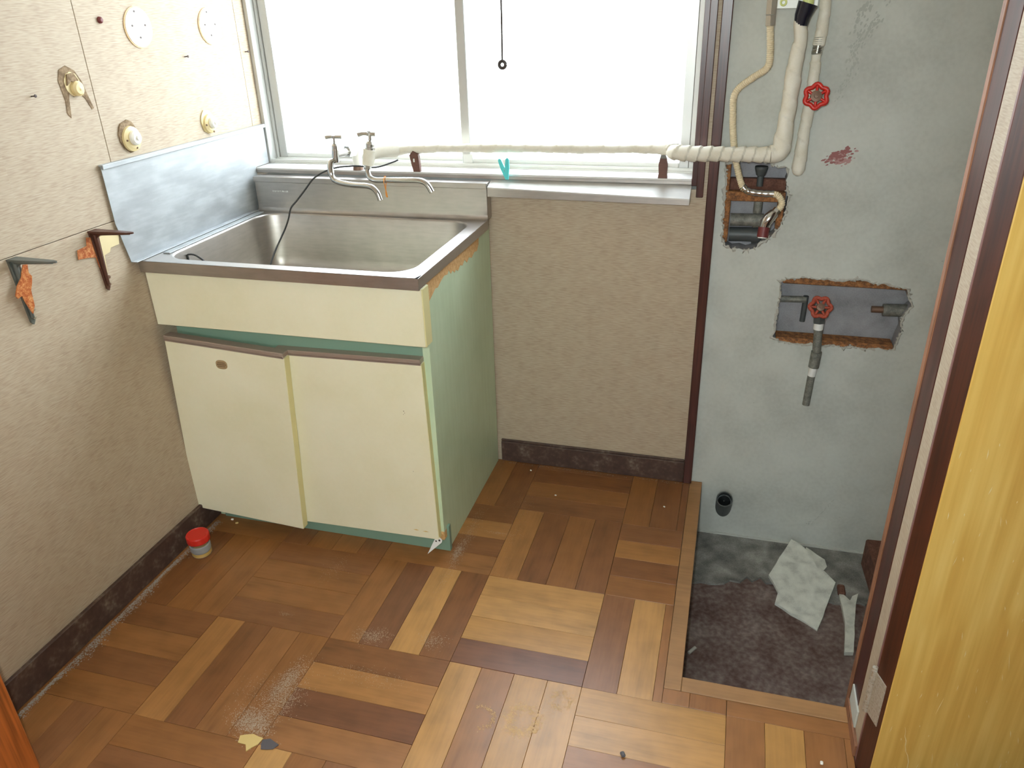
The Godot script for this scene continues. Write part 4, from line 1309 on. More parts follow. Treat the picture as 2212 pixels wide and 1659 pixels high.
func pipework() -> void:
	var st: SurfaceTool
	var p := thing("wrapped_pipe", "white tape wrapped water pipe along the window sill, turning up the concrete wall", "pipe", Vector3(1.0, 0.95, 0.02))
	st = S()
	tube(st, resample(path([Vector3(0.457, 0.977, -0.004), Vector3(0.475, 0.976, -0.006), Vector3(0.60, 0.981, -0.012), Vector3(0.80, 0.985, -0.010), Vector3(1.00, 0.987, -0.006), Vector3(1.14, 0.990, -0.002), Vector3(1.205, 0.991, 0.006), Vector3(1.238, 0.991, 0.028)], 14), 0.003), func(l, th, s): return (0.0118 if s < 0.93 else 0.0118 + (s - 0.93) * 0.09) * (1.0 + 0.14 * (fposmod(l / 0.042 + th / TAU, 1.0) - 0.5) + 0.07 * sin(l * 27.0) + 0.04 * sin(l * 71.0 + th)) + (0.006 * maxf(0.0, 1.0 - l / 0.03)), 16)
	part("sill_run", st, M.tape_wrap, p)
	st = S()
	tube(st, resample(path([Vector3(1.225, 0.991, 0.030), Vector3(1.245, 0.9905, 0.050), Vector3(1.29, 0.990, 0.055), Vector3(1.38, 0.990, 0.053), Vector3(1.462, 0.990, 0.048)], 14), 0.0022), wrap_radius(0.0182, 0.026, 0.20), 18)
	part("corner_run", st, M.tape_wrap, p)
	st = S()
	tube(st, resample(path([Vector3(1.462, 0.9905, 0.048), Vector3(1.478, 0.993, 0.046), Vector3(1.486, 1.004, 0.045), Vector3(1.488, 1.03, 0.045), Vector3(1.489, 1.057, 0.045), Vector3(1.492, 1.113, 0.045), Vector3(1.493, 1.168, 0.045), Vector3(1.4945, 1.201, 0.045), Vector3(1.499, 1.240, 0.045), Vector3(1.4955, 1.272, 0.045), Vector3(1.497, 1.285, 0.045)], 10), 0.0025), func(l, th, s): return (0.0208 - 0.006 * s) * (1.0 + 0.13 * (fposmod(l / 0.05 + th / TAU, 1.0) - 0.5) + 0.05 * sin(l * 40.0) + 0.03 * sin(l * 97.0 + 2.0 * th)), 18)
	part("riser", st, M.tape_wrap, p)
	st = S()
	tube(st, [Vector3(1.4955, 1.273, 0.045), Vector3(1.4975, 1.292, 0.045), Vector3(1.5055, 1.318, 0.045)], func(_l, _t, s): return 0.0150 + 0.0072 * s, 18)
	part("black_sleeve", st, M.black_sleeve, p, "glossy black rubber sleeve")
	st = S()
	tube(st, [Vector3(1.5055, 1.316, 0.045), Vector3(1.509, 1.42, 0.045)], 0.012, 14)
	part("upper_tail", st, M.pale_yellow, p)

	var q := thing("wrapped_pipe", "white tape wrapped pipe ending in a round cap, with a red valve wheel", "pipe", Vector3(1.535, 0.93, 0.01))
	st = S()
	var run := path([Vector3(1.546, 1.42, 0.008), Vector3(1.546, 1.36, 0.008), Vector3(1.545, 1.323, 0.008), Vector3(1.5455, 1.298, 0.008), Vector3(1.5445, 1.256, 0.008), Vector3(1.541, 1.206, 0.008), Vector3(1.541, 1.165, 0.008), Vector3(1.540, 1.096, 0.008), Vector3(1.536, 1.039, 0.008), Vector3(1.535, 0.980, 0.008), Vector3(1.534, 0.948, 0.008)], 8)
	run = resample(run, 0.0025)
	tube(st, run, func(l, th, s): return (0.0130 + 0.006 * maxf(0.0, s - 0.6)) * (1.0 + 0.12 * (fposmod(l / 0.04 + th / TAU, 1.0) - 0.5) + 0.05 * sin(l * 45.0)) * (0.82 if l > 0.19 and l < 0.225 else 1.0), 16, false)
	lathe(st, [Vector2(0.0, -0.0155), Vector2(0.005, -0.0148), Vector2(0.010, -0.0118), Vector2(0.0138, -0.006), Vector2(0.0152, 0.0)], 16, Transform3D(Basis.IDENTITY, Vector3(1.534, 0.9485, 0.008)), true)
	part("wrapping", st, M.tape_wrap, q)
	# bare threads showing through the wrapping
	st = S()
	for k in 9:
		var y := 1.213 + k * 0.0042
		lathe(st, [Vector2(0.0105, -0.0022), Vector2(0.0128, 0.0), Vector2(0.0105, 0.0022)], 16, Transform3D(Basis(Vector3.BACK, 0.06), Vector3(1.5405 + 0.0003 * k, y, 0.0095)))
	part("bare_thread", st, M.dull_chrome, q, "bare metal pipe thread")
	st = S()
	var ax := Basis(Vector3.RIGHT, deg_to_rad(78)) * Basis(Vector3.UP, deg_to_rad(30))
	lathe(st, [Vector2(0.0125, -0.04), Vector2(0.0125, -0.018), Vector2(0.008, -0.014), Vector2(0.006, 0.0), Vector2(0.0, 0.0)], 8, Transform3D(ax, Vector3(1.549, 1.1235, 0.05)))
	part("bonnet", st, M.dull_chrome, q)
	st = S()
	handwheel(st, Transform3D(ax, Vector3(1.549, 1.1235, 0.05)), 0.0268, 6)
	var hw := part("handwheel", st, M.red_paint, q, "red six lobed handwheel")
	st = S()
	lathe(st, [Vector2(0.0, -0.004), Vector2(0.0135, -0.004), Vector2(0.0125, 0.003), Vector2(0.0055, 0.004), Vector2(0.005, 0.009), Vector2(0.0, 0.0095)], 12, Transform3D(ax, Vector3(1.549, 1.1235, 0.05)))
	part("hub", st, M.hub_brown, hw)

	# plate under the heater, at the top
	var pl := thing("mounting_plate", "white metal mounting plate with a pale ring above the pipes", "plate", Vector3(1.47, 1.307, 0.0))
	st = S()
	box(st, Vector3(1.441, 1.3075, -0.0098), Vector3(1.53, 1.46, 0.006), 0.001)
	part("plate", st, M.sash_white, pl)
	st = S()
	var ring := []
	for k in 25:
		ring.append(Vector3(1.4545 + 0.006 * cos(TAU * k / 24), 1.3205 + 0.006 * sin(TAU * k / 24), 0.0085))
	tube(st, ring, 0.0022, 8, false)
	part("grommet", st, M.pale_yellow, pl, "pale yellow ring")

	# flexible hose
	var h := thing("gas_hose", "cream corrugated flexible hose bending down into the upper wall hole", "hose", Vector3(1.42, 0.8, 0.03))
	st = S()
	var rib := func(l, _t, _s): return 0.0079 + 0.0009 * sin(l * TAU / 0.0042)
	tube(st, resample(path([Vector3(1.4295, 1.277, 0.05), Vector3(1.433, 1.249, 0.05), Vector3(1.437, 1.209, 0.045), Vector3(1.433, 1.184, 0.04), Vector3(1.404, 1.163, 0.035), Vector3(1.375, 1.140, 0.03), Vector3(1.3645, 1.118, 0.03), Vector3(1.366, 1.083, 0.028), Vector3(1.370, 1.039, 0.022), Vector3(1.378, 0.993, 0.014), Vector3(1.384, 0.966, 0.014), Vector3(1.395, 0.933, 0.025), Vector3(1.405, 0.909, 0.03), Vector3(1.412, 0.902, 0.032)], 8), 0.0011), rib, 12)
	part("upper_run", st, M.hose_cream, h)
	st = S()
	tube(st, path([Vector3(1.406, 0.908, 0.03), Vector3(1.414, 0.901, 0.033), Vector3(1.425, 0.8965, 0.035), Vector3(1.453, 0.8935, 0.035), Vector3(1.482, 0.893, 0.035)], 6), func(l, _t, _s): return 0.0082 + 0.0006 * sin(l * 420.0), 14)
	part("bright_sleeve", st, M.chrome, h, "bright metal sleeve")
	st = S()
	tube(st, resample(path([Vector3(1.480, 0.893, 0.035), Vector3(1.492, 0.8895, 0.035), Vector3(1.5015, 0.878, 0.035), Vector3(1.504, 0.866, 0.035), Vector3(1.499, 0.857, 0.036), Vector3(1.494, 0.852, 0.037)], 8), 0.0011), rib, 12)
	part("lower_run", st, M.hose_cream, h)
	# chrome nuts at its top
	st = S()
	tube(st, [Vector3(1.4275, 1.345, 0.05), Vector3(1.4285, 1.2975, 0.05)], 0.0125, 6, true, true)
	part("nut", st, M.chrome, h)
	st = S()
	tube(st, [Vector3(1.4285, 1.2955, 0.05), Vector3(1.4295, 1.274, 0.05)], 0.0118, 6, true, true)
	part("nut", st, M.chrome, h)
	# chrome fitting and dark cap at its lower end
	st = S()
	tube(st, [Vector3(1.4965, 0.856, 0.0365), Vector3(1.4855, 0.842, 0.039)], 0.0100, 6, true, true)
	part("nut", st, M.chrome, h)
	st = S()
	tube(st, [Vector3(1.4875, 0.845, 0.038), Vector3(1.478, 0.836, 0.048), Vector3(1.471, 0.824, 0.042), Vector3(1.468, 0.808, 0.046)], func(_l, _t, s): return 0.0128 + 0.002 * sin(s * PI), 14)
	part("fitting", st, M.chrome, h, "bright chrome fitting")
	st = S()
	tube(st, [Vector3(1.474, 0.830, 0.038), Vector3(1.493, 0.824, 0.034)], 0.0028, 8)
	part("cock_lever", st, M.chrome, h)
	st = S()
	tube(st, [Vector3(1.468, 0.811, 0.0455), Vector3(1.4665, 0.787, 0.052)], 0.0140, 18)
	part("cap", st, M.red_brown, h, "dark red brown cap")
	st = S()
	tube(st, [Vector3(1.4667, 0.790, 0.0512), Vector3(1.4664, 0.7845, 0.0527)], 0.0112, 18)
	part("cap_face", st, M.plastic_white, h)

func resample(pts: Array, step: float) -> Array:
	var out := [pts[0]]
	var left := step
	for i in pts.size() - 1:
		var a: Vector3 = pts[i]
		var b: Vector3 = pts[i + 1]
		var L := (b - a).length()
		var s := left
		while s < L:
			out.append(a.lerp(b, s / L))
			s += step
		left = s - L
	if (out[-1] - pts[-1]).length() > step * 0.3:
		out.append(pts[-1])
	return out

# ---------------------------------------------------------------- things on the left wall
func wall_ellipse(y: float, z: float, ry: float, rz: float, wob := 0.0) -> PackedVector2Array:
	var o := PackedVector2Array()
	for k in 26:
		var a := TAU * k / 26
		var w := 1.0 + wob * rng.randf_range(-1, 1)
		o.append(Vector2(z + cos(a) * rz * w, y + sin(a) * ry * w))
	return o

# extrudes an outline given in (z, y) out of the left wall to x
func on_wall(st: SurfaceTool, p: PackedVector2Array, x0: float, x1: float) -> void:
	prism(st, p, x1 - x0, Transform3D(Basis(Vector3(0, 0, 1), Vector3(0, 1, 0), Vector3(1, 0, 0)), Vector3(x0, 0, 0)))

func left_wall_things() -> void:
	var st: SurfaceTool
	# round patches left by wall fittings
	for q in [[1.309, 0.376, "round cream wall disc with four screw holes, nearer the panel joint"], [1.304, 0.101, "round cream wall disc with four screw holes, beside the window"]]:
		var d := thing("wall_disc", q[2], "disc", Vector3(0, q[0], q[1]), "cream wall discs")
		st = S()
		on_wall(st, wall_ellipse(q[0], q[1], 0.0455, 0.047), 0.0, 0.0022)
		part("rim", st, M.disc_rim, d)
		st = S()
		on_wall(st, wall_ellipse(q[0], q[1], 0.0425, 0.044), 0.0022, 0.0034)
		part("face", st, M.disc_cream, d)
		for h in [[0.034, 0.006], [0.004, 0.022], [0.004, -0.022], [-0.022, 0.002]]:
			st = S()
			on_wall(st, wall_ellipse(q[0] + h[0], q[1] + h[1], 0.0024, 0.003), 0.0034, 0.0038)
			part("screw_hole", st, M.nail, d)
	# old hook bases: yellowed plate, white cap
	for q in [[1.079, 0.490, 1.0, "yellowed hook base with a white cap and brown glue, above the splash guard corner"], [1.073, 0.187, 0.85, "yellowed hook base with a white cap, nearer the window"]]:
		var d := thing("hook_base", q[3], "hook base", Vector3(0, q[0], q[1]), "old hook bases")
		var k: float = q[2]
		st = S()
		on_wall(st, wall_ellipse(q[0], q[1], 0.036 * k, 0.031 * k, 0.05), 0.0, 0.003)
		part("glue_patch", st, M.dirt if k > 0.9 else M.plastic_aged, d, "brown old glue")
		st = S()
		lathe(st, [Vector2(0.029 * k, 0.0), Vector2(0.028 * k, 0.005), Vector2(0.020 * k, 0.008), Vector2(0.0, 0.009)], 26, Transform3D(Basis(Vector3.BACK, -PI / 2), Vector3(0.003, q[0] - 0.006, q[1] - 0.004)))
		part("plate", st, M.plastic_aged, d)
		st = S()
		lathe(st, [Vector2(0.0165 * k, 0.0), Vector2(0.0165 * k, 0.007), Vector2(0.013 * k, 0.011), Vector2(0.006 * k, 0.0115), Vector2(0.005 * k, 0.015), Vector2(0.0, 0.0155)], 22, Transform3D(Basis(Vector3.BACK, -PI / 2), Vector3(0.010, q[0] - 0.004, q[1] - 0.006)))
		part("cap", st, M.plastic_white, d)
		for h in [[-0.021, -0.006], [-0.001, 0.021]]:
			st = S()
			lathe(st, [Vector2(0.0028, 0.0), Vector2(0.002, 0.002), Vector2(0, 0.0025)], 10, Transform3D(Basis(Vector3.BACK, -PI / 2), Vector3(0.0095, q[0] - 0.006 + h[0], q[1] - 0.004 + h[1])))
			part("screw", st, M.hub_brown, d)
	# torn off hook with a dirty outline
	var t := thing("torn_hook", "torn off hook with dark glue traces and a yellow cap, by the panel joint", "hook base", Vector3(0, 1.2, 0.61))
	st = S()
	on_wall(st, PackedVector2Array([Vector2(0.652, 1.150), Vector2(0.648, 1.175), Vector2(0.654, 1.215), Vector2(0.645, 1.236), Vector2(0.625, 1.243), Vector2(0.604, 1.232), Vector2(0.590, 1.208), Vector2(0.583, 1.180), Vector2(0.574, 1.152), Vector2(0.580, 1.150), Vector2(0.592, 1.174), Vector2(0.602, 1.184), Vector2(0.622, 1.180), Vector2(0.632, 1.190), Vector2(0.637, 1.178), Vector2(0.641, 1.155), Vector2(0.644, 1.140)]), 0.0, 0.0012)
	part("glue_trace", st, M.dirt, t)
	st = S()
	on_wall(st, wall_ellipse(1.206, 0.618, 0.024, 0.021, 0.06), 0.0012, 0.0022)
	part("backing", st, M.plastic_aged, t)
	st = S()
	on_wall(st, PackedVector2Array([Vector2(0.636, 1.204), Vector2(0.630, 1.226), Vector2(0.612, 1.228), Vector2(0.602, 1.212), Vector2(0.612, 1.205), Vector2(0.622, 1.212)]), 0.0022, 0.005)
	part("dark_flap", st, M.dirt, t)
	st = S()
	lathe(st, [Vector2(0.0155, 0.0), Vector2(0.0155, 0.006), Vector2(0.011, 0.010), Vector2(0.005, 0.0105), Vector2(0.0, 0.012)], 22, Transform3D(Basis(Vector3.BACK, -PI / 2), Vector3(0.0022, 1.196, 0.611)))
	part("cap", st, M.plastic_aged, t)
	# screws and nails
	var sc := thing("wall_screw", "dark red brown screw head left of the cream wall discs", "screw", Vector3(0, 1.327, 0.494))
	st = S()
	lathe(st, [Vector2(0.0072, 0.0), Vector2(0.0068, 0.004), Vector2(0.004, 0.007), Vector2(0.0, 0.0075)], 14, Transform3D(Basis(Vector3.BACK, -PI / 2), Vector3(0.0, 1.327, 0.494)))
	part("head", st, M.red_brown, sc)
	for q in [[1.236, 0.227, "dark nail in the wall below the cream discs"], [1.233, -0.045, "dark nail in the wall at the window's edge"], [1.192, 0.731, "small dark nail left of the torn off hook"]]:
		var nl := thing("nail", q[2], "nail", Vector3(0, q[0], q[1]), "nails in the left wall")
		st = S()
		tube(st, [Vector3(-0.004, q[0], q[1]), Vector3(0.010, q[0] + 0.001, q[1])], 0.0014, 8)
		lathe(st, [Vector2(0.0, 0.0), Vector2(0.0034, 0.0), Vector2(0.003, 0.0012), Vector2(0.0, 0.0016)], 10, Transform3D(Basis(Vector3.BACK, -PI / 2), Vector3(0.010, q[0] + 0.001, q[1])))
		part("shaft", st, M.nail, nl)
	# shelf brackets with torn tape
	for q in [[0.891, "bracket_grey", "grey shelf bracket wrapped in torn orange tape, farther from the sink"], [0.672, "bracket_brown", "brown shelf bracket with torn tape and paper, beside the splash guard"]]:
		var z: float = q[0]
		var b := thing("shelf_bracket", q[2], "bracket", Vector3(0, 0.77, z), "shelf brackets on the left wall")
		var m: Material = M[q[1]]
		# upright leg: tapered, ribbed strip
		st = S()
		on_wall(st, PackedVector2Array([Vector2(z + 0.012, 0.902), Vector2(z - 0.013, 0.902), Vector2(z - 0.0075, 0.768), Vector2(z - 0.002, 0.760), Vector2(z + 0.003, 0.766)]), 0.0, 0.005)
		tube(st, [Vector3(0.006, 0.895, z), Vector3(0.006, 0.775, z - 0.002)], func(_l, _t, s): return 0.0058 - 0.002 * s, 8)
		part("upright", st, m, b)
		# level arm: tapered, with a rib below
		st = S()
		prism(st, PackedVector2Array([Vector2(0.0, -0.0125), Vector2(0.10, -0.0065), Vector2(0.112, -0.002), Vector2(0.112, 0.002), Vector2(0.10, 0.0065), Vector2(0.0, 0.0125)]), 0.0035, Transform3D(Basis(Vector3.RIGHT, -PI / 2), Vector3(0.0, 0.8995, z)))
		tube(st, [Vector3(0.004, 0.896, z), Vector3(0.102, 0.899, z)], func(_l, _t, s): return 0.006 - 0.0035 * s, 8)
		part("arm", st, m, b)
		# gusset
		st = S()
		prism(st, PackedVector2Array([Vector2(0.0, 0.90), Vector2(0.034, 0.90), Vector2(0.012, 0.885), Vector2(0.005, 0.862), Vector2(0.0, 0.85)]), 0.003, Transform3D(Basis.IDENTITY, Vector3(0, 0, z - 0.0015)))
		part("gusset", st, m, b)
		for h in [0.790, 0.774]:
			st = S()
			lathe(st, [Vector2(0.0042, 0.0), Vector2(0.0036, 0.003), Vector2(0, 0.0035)], 10, Transform3D(Basis(Vector3.BACK, -PI / 2), Vector3(0.004, h, z - 0.010 + 0.004 * (0.79 - h) / 0.016)))
			part("screw", st, M.hub_brown if z < 0.8 else M.dull_chrome, b)
		st = S()
		if z > 0.8:
			on_wall(st, PackedVector2Array([Vector2(z - 0.012, 0.886), Vector2(z - 0.022, 0.884), Vector2(z - 0.019, 0.868), Vector2(z - 0.024, 0.858), Vector2(z - 0.019, 0.845), Vector2(z - 0.012, 0.832), Vector2(z - 0.009, 0.800), Vector2(z + 0.000, 0.785), Vector2(z + 0.008, 0.81), Vector2(z + 0.012, 0.828), Vector2(z + 0.023, 0.826), Vector2(z + 0.026, 0.832), Vector2(z + 0.016, 0.85), Vector2(z + 0.002, 0.862)]), 0.0105, 0.013)
			part("torn_tape", st, M.torn_tape, b, "torn orange tape")
		else:
			on_wall(st, PackedVector2Array([Vector2(z - 0.004, 0.885), Vector2(z + 0.022, 0.892), Vector2(z + 0.027, 0.874), Vector2(z + 0.056, 0.872), Vector2(z + 0.060, 0.852), Vector2(z + 0.030, 0.848), Vector2(z + 0.010, 0.842), Vector2(z + 0.004, 0.80), Vector2(z - 0.004, 0.79)]), 0.002, 0.0035)
			part("torn_tape", st, M.torn_tape, b, "torn orange tape")
			st = S()
			on_wall(st, PackedVector2Array([Vector2(z - 0.012, 0.884), Vector2(z - 0.060, 0.882), Vector2(z - 0.075, 0.878), Vector2(z - 0.068, 0.852), Vector2(z - 0.040, 0.851), Vector2(z - 0.034, 0.842), Vector2(z - 0.016, 0.84), Vector2(z - 0.012, 0.80), Vector2(z - 0.006, 0.80)]), 0.0015, 0.003)
			part("torn_paper", st, M.torn_paper, b, "torn cream paper")

# ---------------------------------------------------------------- small things
func small_things() -> void:
	var st: SurfaceTool
	# pull cord
	var p := thing("pull_cord", "thin grey pull cord with a ring hanging before the window", "cord", Vector3(0.774, 1.19, -0.02))
	st = S()
	tube(st, [Vector3(0.777, 2.3, -0.02), Vector3(0.7755, 1.30, -0.02), Vector3(0.774, 1.205, -0.02)], 0.0026, 8)
	part("cord", st, M.dark_metal, p)
	st = S()
	var ring := []
	for k in 25:
		ring.append(Vector3(0.774 + 0.0085 * cos(TAU * k / 24), 1.1935 + 0.0085 * sin(TAU * k / 24), -0.02))
	tube(st, ring, 0.0044, 10, false)
	part("ring", st, M.dark_metal, p)
	# wooden pegs standing on the sill lip
	var a := thing("wooden_peg", "leaning brown wooden peg with a pale slot on the window sill", "peg", Vector3(0.52, 0.918, 0.0))
	st = S()
	prism(st, PackedVector2Array([Vector2(0.511, 0.9182), Vector2(0.531, 0.9182), Vector2(0.5295, 0.945), Vector2(0.528, 0.966), Vector2(0.513, 0.975), Vector2(0.502, 0.964), Vector2(0.506, 0.94)]), 0.012, Transform3D(Basis.IDENTITY, Vector3(0, 0, -0.0065)))
	part("block", st, M.peg_brown, a)
	st = S()
	box(st, Vector3(0.5125, 0.9445, 0.0053), Vector3(0.5170, 0.954, 0.006), 0.0003)
	part("slot", st, M.plastic_white, a)
	var b := thing("wooden_peg", "upright brown wooden peg with a pointed grey tip on the window sill", "peg", Vector3(1.204, 0.918, 0.0))
	st = S()
	prism(st, PackedVector2Array([Vector2(1.192, 0.9182), Vector2(1.2165, 0.9182), Vector2(1.2150, 0.930), Vector2(1.2155, 0.952), Vector2(1.2125, 0.968), Vector2(1.195, 0.968), Vector2(1.1925, 0.951), Vector2(1.194, 0.93)]), 0.012, Transform3D(Basis.IDENTITY, Vector3(0, 0, -0.0065)))
	part("block", st, M.peg_brown, b)
	st = S()
	prism(st, PackedVector2Array([Vector2(1.195, 0.968), Vector2(1.2125, 0.968), Vector2(1.2015, 0.992)]), 0.010, Transform3D(Basis.IDENTITY, Vector3(0, 0, -0.0055)))
	part("tip", st, M.peg_tip, b)
	# clothes peg clipped on the sill's lip
	var c := thing("clothes_peg", "turquoise plastic clothes peg clipped to the window sill", "clothes peg", Vector3(0.785, 0.905, 0.015))
	for s in [[0.768, 0.962, 0.789, 0.908, 0.016], [0.793, 0.966, 0.790, 0.908, 0.022]]:
		st = S()
		var p0 := Vector3(s[0], s[1], s[4])
		var p1 := Vector3(s[2], s[3], s[4])
		var d := (p0 - p1)
		var L := d.length()
		var bas := Basis(Vector3(d.y, -d.x, 0) / L, d / L, Vector3.BACK)
		prism(st, PackedVector2Array([Vector2(-0.004, 0), Vector2(0.0045, 0), Vector2(0.0062, L * 0.5), Vector2(0.0046, L * 0.92), Vector2(0.0, L), Vector2(-0.0046, L * 0.92), Vector2(-0.006, L * 0.5)]), 0.006, Transform3D(bas, p1))
		part("jaw", st, M.clip_cyan, c)
	st = S()
	for k in 3:
		lathe(st, [Vector2(0.004, -0.0012), Vector2(0.0052, 0.0), Vector2(0.004, 0.0012)], 12, Transform3D(Basis(Vector3.RIGHT, PI / 2), Vector3(0.787, 0.932, 0.0175 + 0.003 * k)))
	part("spring", st, M.chrome, c)
	# jar on the floor
	var j := thing("glass_jar", "small glass jar with a red lid on the floor by the baseboard", "jar", Vector3(0.071, 0.0, 0.662))
	var jx := Transform3D(Basis(Vector3.RIGHT, 0.03), Vector3(0.071, 0.0012, 0.662))
	st = S()
	lathe(st, [Vector2(0.0, 0.0), Vector2(0.025, 0.0), Vector2(0.028, 0.004), Vector2(0.0285, 0.03), Vector2(0.025, 0.037), Vector2(0.025, 0.045)], 26, jx)
	part("glass", st, M.jar_glass, j)
	st = S()
	lathe(st, [Vector2(0.0, 0.002), Vector2(0.0245, 0.002), Vector2(0.0262, 0.005), Vector2(0.0262, 0.013), Vector2(0.0, 0.014)], 26, jx)
	part("contents", st, M.amber, j, "yellow contents")
	st = S()
	lathe(st, [Vector2(0.0255, 0.014), Vector2(0.0272, 0.02), Vector2(0.0272, 0.034), Vector2(0.024, 0.036)], 26, jx)
	part("paper_band", st, M.galvanised, j, "silvery band")
	st = S()
	lathe(st, [Vector2(0.0, 0.046), Vector2(0.0275, 0.046), Vector2(0.0300, 0.047), Vector2(0.0305, 0.050), Vector2(0.0305, 0.064), Vector2(0.029, 0.067), Vector2(0.0265, 0.0675), Vector2(0.0255, 0.0662), Vector2(0.0, 0.0662)], 32, jx)
	part("lid", st, M.red_lid, j, "red plastic lid")

func ragged(pts: Array, jag: float, step: float) -> PackedVector2Array:
	var o := PackedVector2Array()
	for i in pts.size():
		var a := Vector2(pts[i][0], pts[i][1])
		var b := Vector2(pts[(i + 1) % pts.size()][0], pts[(i + 1) % pts.size()][1])
		var n := maxi(1, int((b - a).length() / step))
		for k in n:
			var p := a.lerp(b, float(k) / n)
			if k > 0:
				p += Vector2(rng.randf_range(-jag, jag), rng.randf_range(-jag, jag))
			o.append(p)
	return o

func flecks(st: SurfaceTool, cx: float, cz: float, sx: float, sz: float, turn: float, count: int, big: float, y := 0.0003) -> void:
	for k in count:
		var u := rng.randfn() * sx
		var v := rng.randfn() * sz
		var p := Vector2(u, v).rotated(turn) + Vector2(cx, cz)
		if p.x < 0.012 or (p.x > 1.37 and p.y < 0.79) or p.y < 0.01:
			continue
		var r := big * rng.randf_range(0.25, 1.0)
		var a := rng.randf() * TAU
		var el := rng.randf_range(0.3, 0.8)
		var c := Vector3(p.x, y + rng.randf() * 0.0003, p.y)
		var pts := []
		for i in 5:
			var t := TAU * i / 5.0 + rng.randf_range(-0.4, 0.4)
			var q := Vector2(cos(t) * r, sin(t) * r * el).rotated(a)
			pts.append(c + Vector3(q.x, 0, q.y))
		for i in range(1, 4):
			tri(st, pts[0], pts[i], pts[i + 1], Vector3.UP, Vector3.UP, Vector3.UP)

func dust_and_debris() -> void:
	var st: SurfaceTool
	# broken boards in the sunken corner
	var b := thing("broken_board", "large broken pale board with a stepped edge lying in the sunken corner", "board", Vector3(1.69, -0.19, 0.2))
	st = S()
	var bx := Transform3D(Basis(Vector3.RIGHT, -PI / 2) * Basis(Vector3.RIGHT, 0.10), Vector3(0, -0.160, 0.0))
	prism(st, ragged([[1.588, -0.178], [1.640, -0.050], [1.655, -0.012], [1.672, -0.022], [1.690, -0.040], [1.712, -0.075], [1.722, -0.118], [1.742, -0.128], [1.770, -0.168], [1.710, -0.358], [1.604, -0.282], [1.613, -0.238]], 0.0015, 0.025), 0.009, bx)
	part("slab", st, M.tile_board, b)
	var b2 := thing("broken_board", "smaller broken pale board half under the large one in the sunken corner", "board", Vector3(1.72, -0.19, 0.08))
	st = S()
	prism(st, ragged([[1.686, -0.07], [1.701, -0.012], [1.713, -0.022], [1.750, -0.060], [1.754, -0.092], [1.737, -0.125], [1.70, -0.13]], 0.002, 0.02), 0.008, Transform3D(Basis(Vector3.RIGHT, -PI / 2), Vector3(0, -0.183, 0.0)))
	part("slab", st, M.tile_board, b2)
	var b3 := thing("board_splinter", "long narrow splinter of pale board with a forked end in the sunken corner", "board", Vector3(1.80, -0.19, 0.3))
	st = S()
	prism(st, ragged([[1.778, -0.186], [1.790, -0.205], [1.804, -0.225], [1.812, -0.205], [1.829, -0.190], [1.818, -0.235], [1.810, -0.29], [1.792, -0.425], [1.770, -0.430], [1.782, -0.32]], 0.001, 0.03), 0.012, Transform3D(Basis(Vector3.RIGHT, -PI / 2), Vector3(0, -0.1895, 0.0)))
	part("slab", st, M.tile_board, b3)
	# rough joist along the right side of the pit
	var jo := thing("wooden_joist", "rough reddish wooden joist along the right side of the sunken corner", "joist", Vector3(1.86, -0.19, 0.3))
	st = S()
	box(st, Vector3(1.846, -0.19, 0.04), Vector3(1.90, -0.095, 0.76), 0.004, Transform3D(Basis(Vector3.UP, 0.06), Vector3(0.0, 0, 0.0)) * Transform3D(Basis.IDENTITY, Vector3(0.002, 0, 0.11)))
	part("beam", st, M.old_joist, jo)
	st = S()
	box(st, Vector3(1.775, -0.19, 0.165), Vector3(1.795, -0.172, 0.205), 0.004)
	solo("wood_block", st, M.old_joist, "small rough wooden block beside the broken boards", "block")
	# butt on the floor's edge
	st = S()
	tube(st, [Vector3(1.386, -0.186, 0.52), Vector3(1.401, -0.183, 0.50)], 0.0045, 10)
	solo("plaster_stub", st, M.chipped_plaster, "small white plaster stub lying at the edge of the sunken corner", "debris")
	# flakes on the floor
	st = S()
	prism(st, ragged([[0.566, -1.158], [0.580, -1.152], [0.604, -1.160], [0.598, -1.172], [0.574, -1.178]], 0.0015, 0.01), 0.0022, Transform3D(Basis(Vector3.RIGHT, -PI / 2), Vector3(0, 0.0004, 0)))
	solo("paint_flake", st, M.flake_dark, "dark grey paint flake on the parquet beside a pale one", "flake")
	st = S()
	prism(st, ragged([[0.515, -1.160], [0.540, -1.150], [0.565, -1.154], [0.562, -1.170], [0.548, -1.190], [0.538, -1.176], [0.520, -1.176]], 0.0015, 0.01), 0.0018, Transform3D(Basis(Vector3.RIGHT, -PI / 2), Vector3(0, 0.0004, 0)))
	solo("paint_flake", st, M.flake_light, "pale yellow paint flake on the parquet beside a dark one", "flake")
	for q in [[1.279, 1.013, 0.006, "flake_dark", "small dark crumb on the worn bright parquet"], [0.848, 0.05, 0.003, "plastic_white", "tiny white crumb on the parquet near the back baseboard"], [0.955, 0.168, 0.003, "plastic_white", "tiny white crumb on the parquet beside the cabinet's green side"], [1.277, 0.153, 0.003, "plastic_white", "tiny white crumb on the parquet near the wooden post"], [0.085, 0.518, 0.004, "flake_light", "tiny pale crumb on the parquet before the toe kick, farther from the wall"], [0.062, 0.506, 0.004, "plastic_white", "tiny white crumb on the parquet before the toe kick, nearer the wall"], [1.652, 0.937, 0.004, "plastic_white", "tiny white chip on the parquet before the open door"]]:
		st = S()
		box(st, Vector3(-q[2], -q[2] * 0.5, -q[2] * 0.7), Vector3(q[2], q[2] * 0.5, q[2] * 0.7), q[2] * 0.3, Transform3D(Basis(Vector3.UP, rng.randf() * 3.0), Vector3(q[0], q[2] * 0.5 + 0.0006, q[1])))
		solo("crumb", st, M[q[3]], q[4], "crumb")
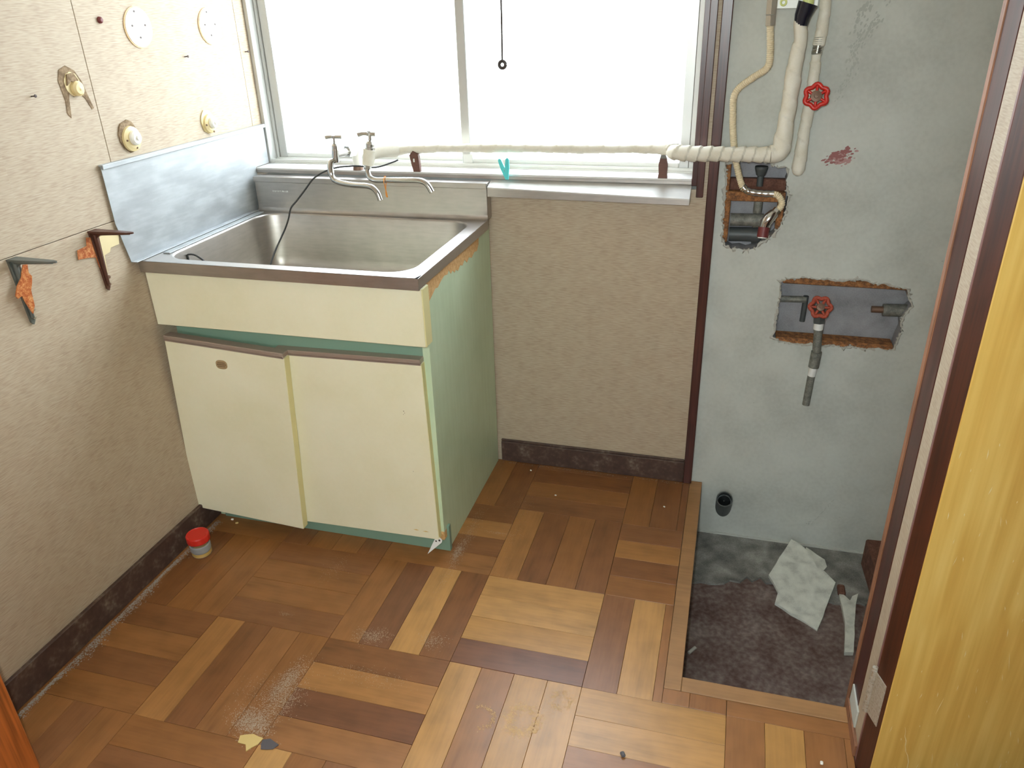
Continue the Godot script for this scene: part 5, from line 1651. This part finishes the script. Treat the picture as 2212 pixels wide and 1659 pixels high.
	# plaster dust trodden into the floor
	st = S()
	flecks(st, 0.535, 1.005, 0.012, 0.03, 0.2, 1300, 0.0016)
	flecks(st, 0.552, 1.06, 0.018, 0.03, 0.2, 1300, 0.0015)
	flecks(st, 0.520, 1.125, 0.024, 0.016, 0.3, 1820, 0.0017)
	flecks(st, 0.49, 1.05, 0.03, 0.03, 0.2, 416, 0.0013)
	flecks(st, 0.66, 0.835, 0.022, 0.012, -0.1, 676, 0.0014)
	flecks(st, 0.805, 0.815, 0.016, 0.012, -0.1, 338, 0.0013)
	flecks(st, 0.46, 0.63, 0.015, 0.03, 0.0, 156, 0.0012)
	flecks(st, 0.42, 0.819, 0.010, 0.003, 0.0, 130, 0.0009)
	flecks(st, 0.76, 0.46, 0.008, 0.09, 0.0, 832, 0.0013)
	flecks(st, 0.754, 0.49, 0.006, 0.02, 0.0, 416, 0.0017)
	flecks(st, 0.7, 0.95, 0.05, 0.012, 0.0, 312, 0.0012)
	flecks(st, 0.88, 0.30, 0.02, 0.12, 0.0, 416, 0.0010)
	flecks(st, 0.84, 0.385, 0.02, 0.003, 0.0, 182, 0.0012)
	var ds := solo("plaster_dust", st, M.dust, "white plaster dust smeared on the parquet floor", "dust")
	ds.set_meta("kind", "stuff")
	st = S()
	for k in 3200:
		var z := rng.randf_range(0.52, 1.24)
		var w := 0.5 + 0.5 * sin(z * 23.0) * sin(z * 9.0 + 1.0)
		flecks(st, 0.018 + absf(rng.randfn()) * (0.004 + 0.010 * w), z, 0.001, 0.003, 0.0, 1, 0.0024)
	for k in 200:
		flecks(st, rng.randf_range(0.75, 1.33), 0.014 + absf(rng.randfn()) * 0.004, 0.004, 0.001, 0.0, 1, 0.002)
	var dl := solo("wall_dust", st, M.dust_grey, "grey dust gathered on the floor along the baseboards", "dust")
	dl.set_meta("kind", "stuff")
	# ring of dried glue
	st = S()
	for k in 420:
		var a := rng.randf() * TAU
		var r := 0.031 + rng.randfn() * 0.006
		flecks(st, 1.067 + cos(a) * r, 0.980 + sin(a) * r * 1.1, 0.002, 0.002, 0.0, 1, 0.0032)
	for k in 160:
		var a := rng.randf() * TAU
		var r := 0.02 + rng.randfn() * 0.004
		flecks(st, 1.134 + cos(a) * r, 0.912 + sin(a) * r, 0.002, 0.002, 0.0, 1, 0.0026)
	for k in 150:
		var a := rng.randf_range(-2.2, 1.4)
		var r := 0.028 + rng.randfn() * 0.003
		flecks(st, 0.979 + cos(a) * r, 0.995 + sin(a) * r, 0.002, 0.002, 0.0, 1, 0.0024)
	var gl := solo("dried_glue", st, M.glue, "rings of pale dried glue on the worn parquet", "glue")
	gl.set_meta("kind", "stuff")
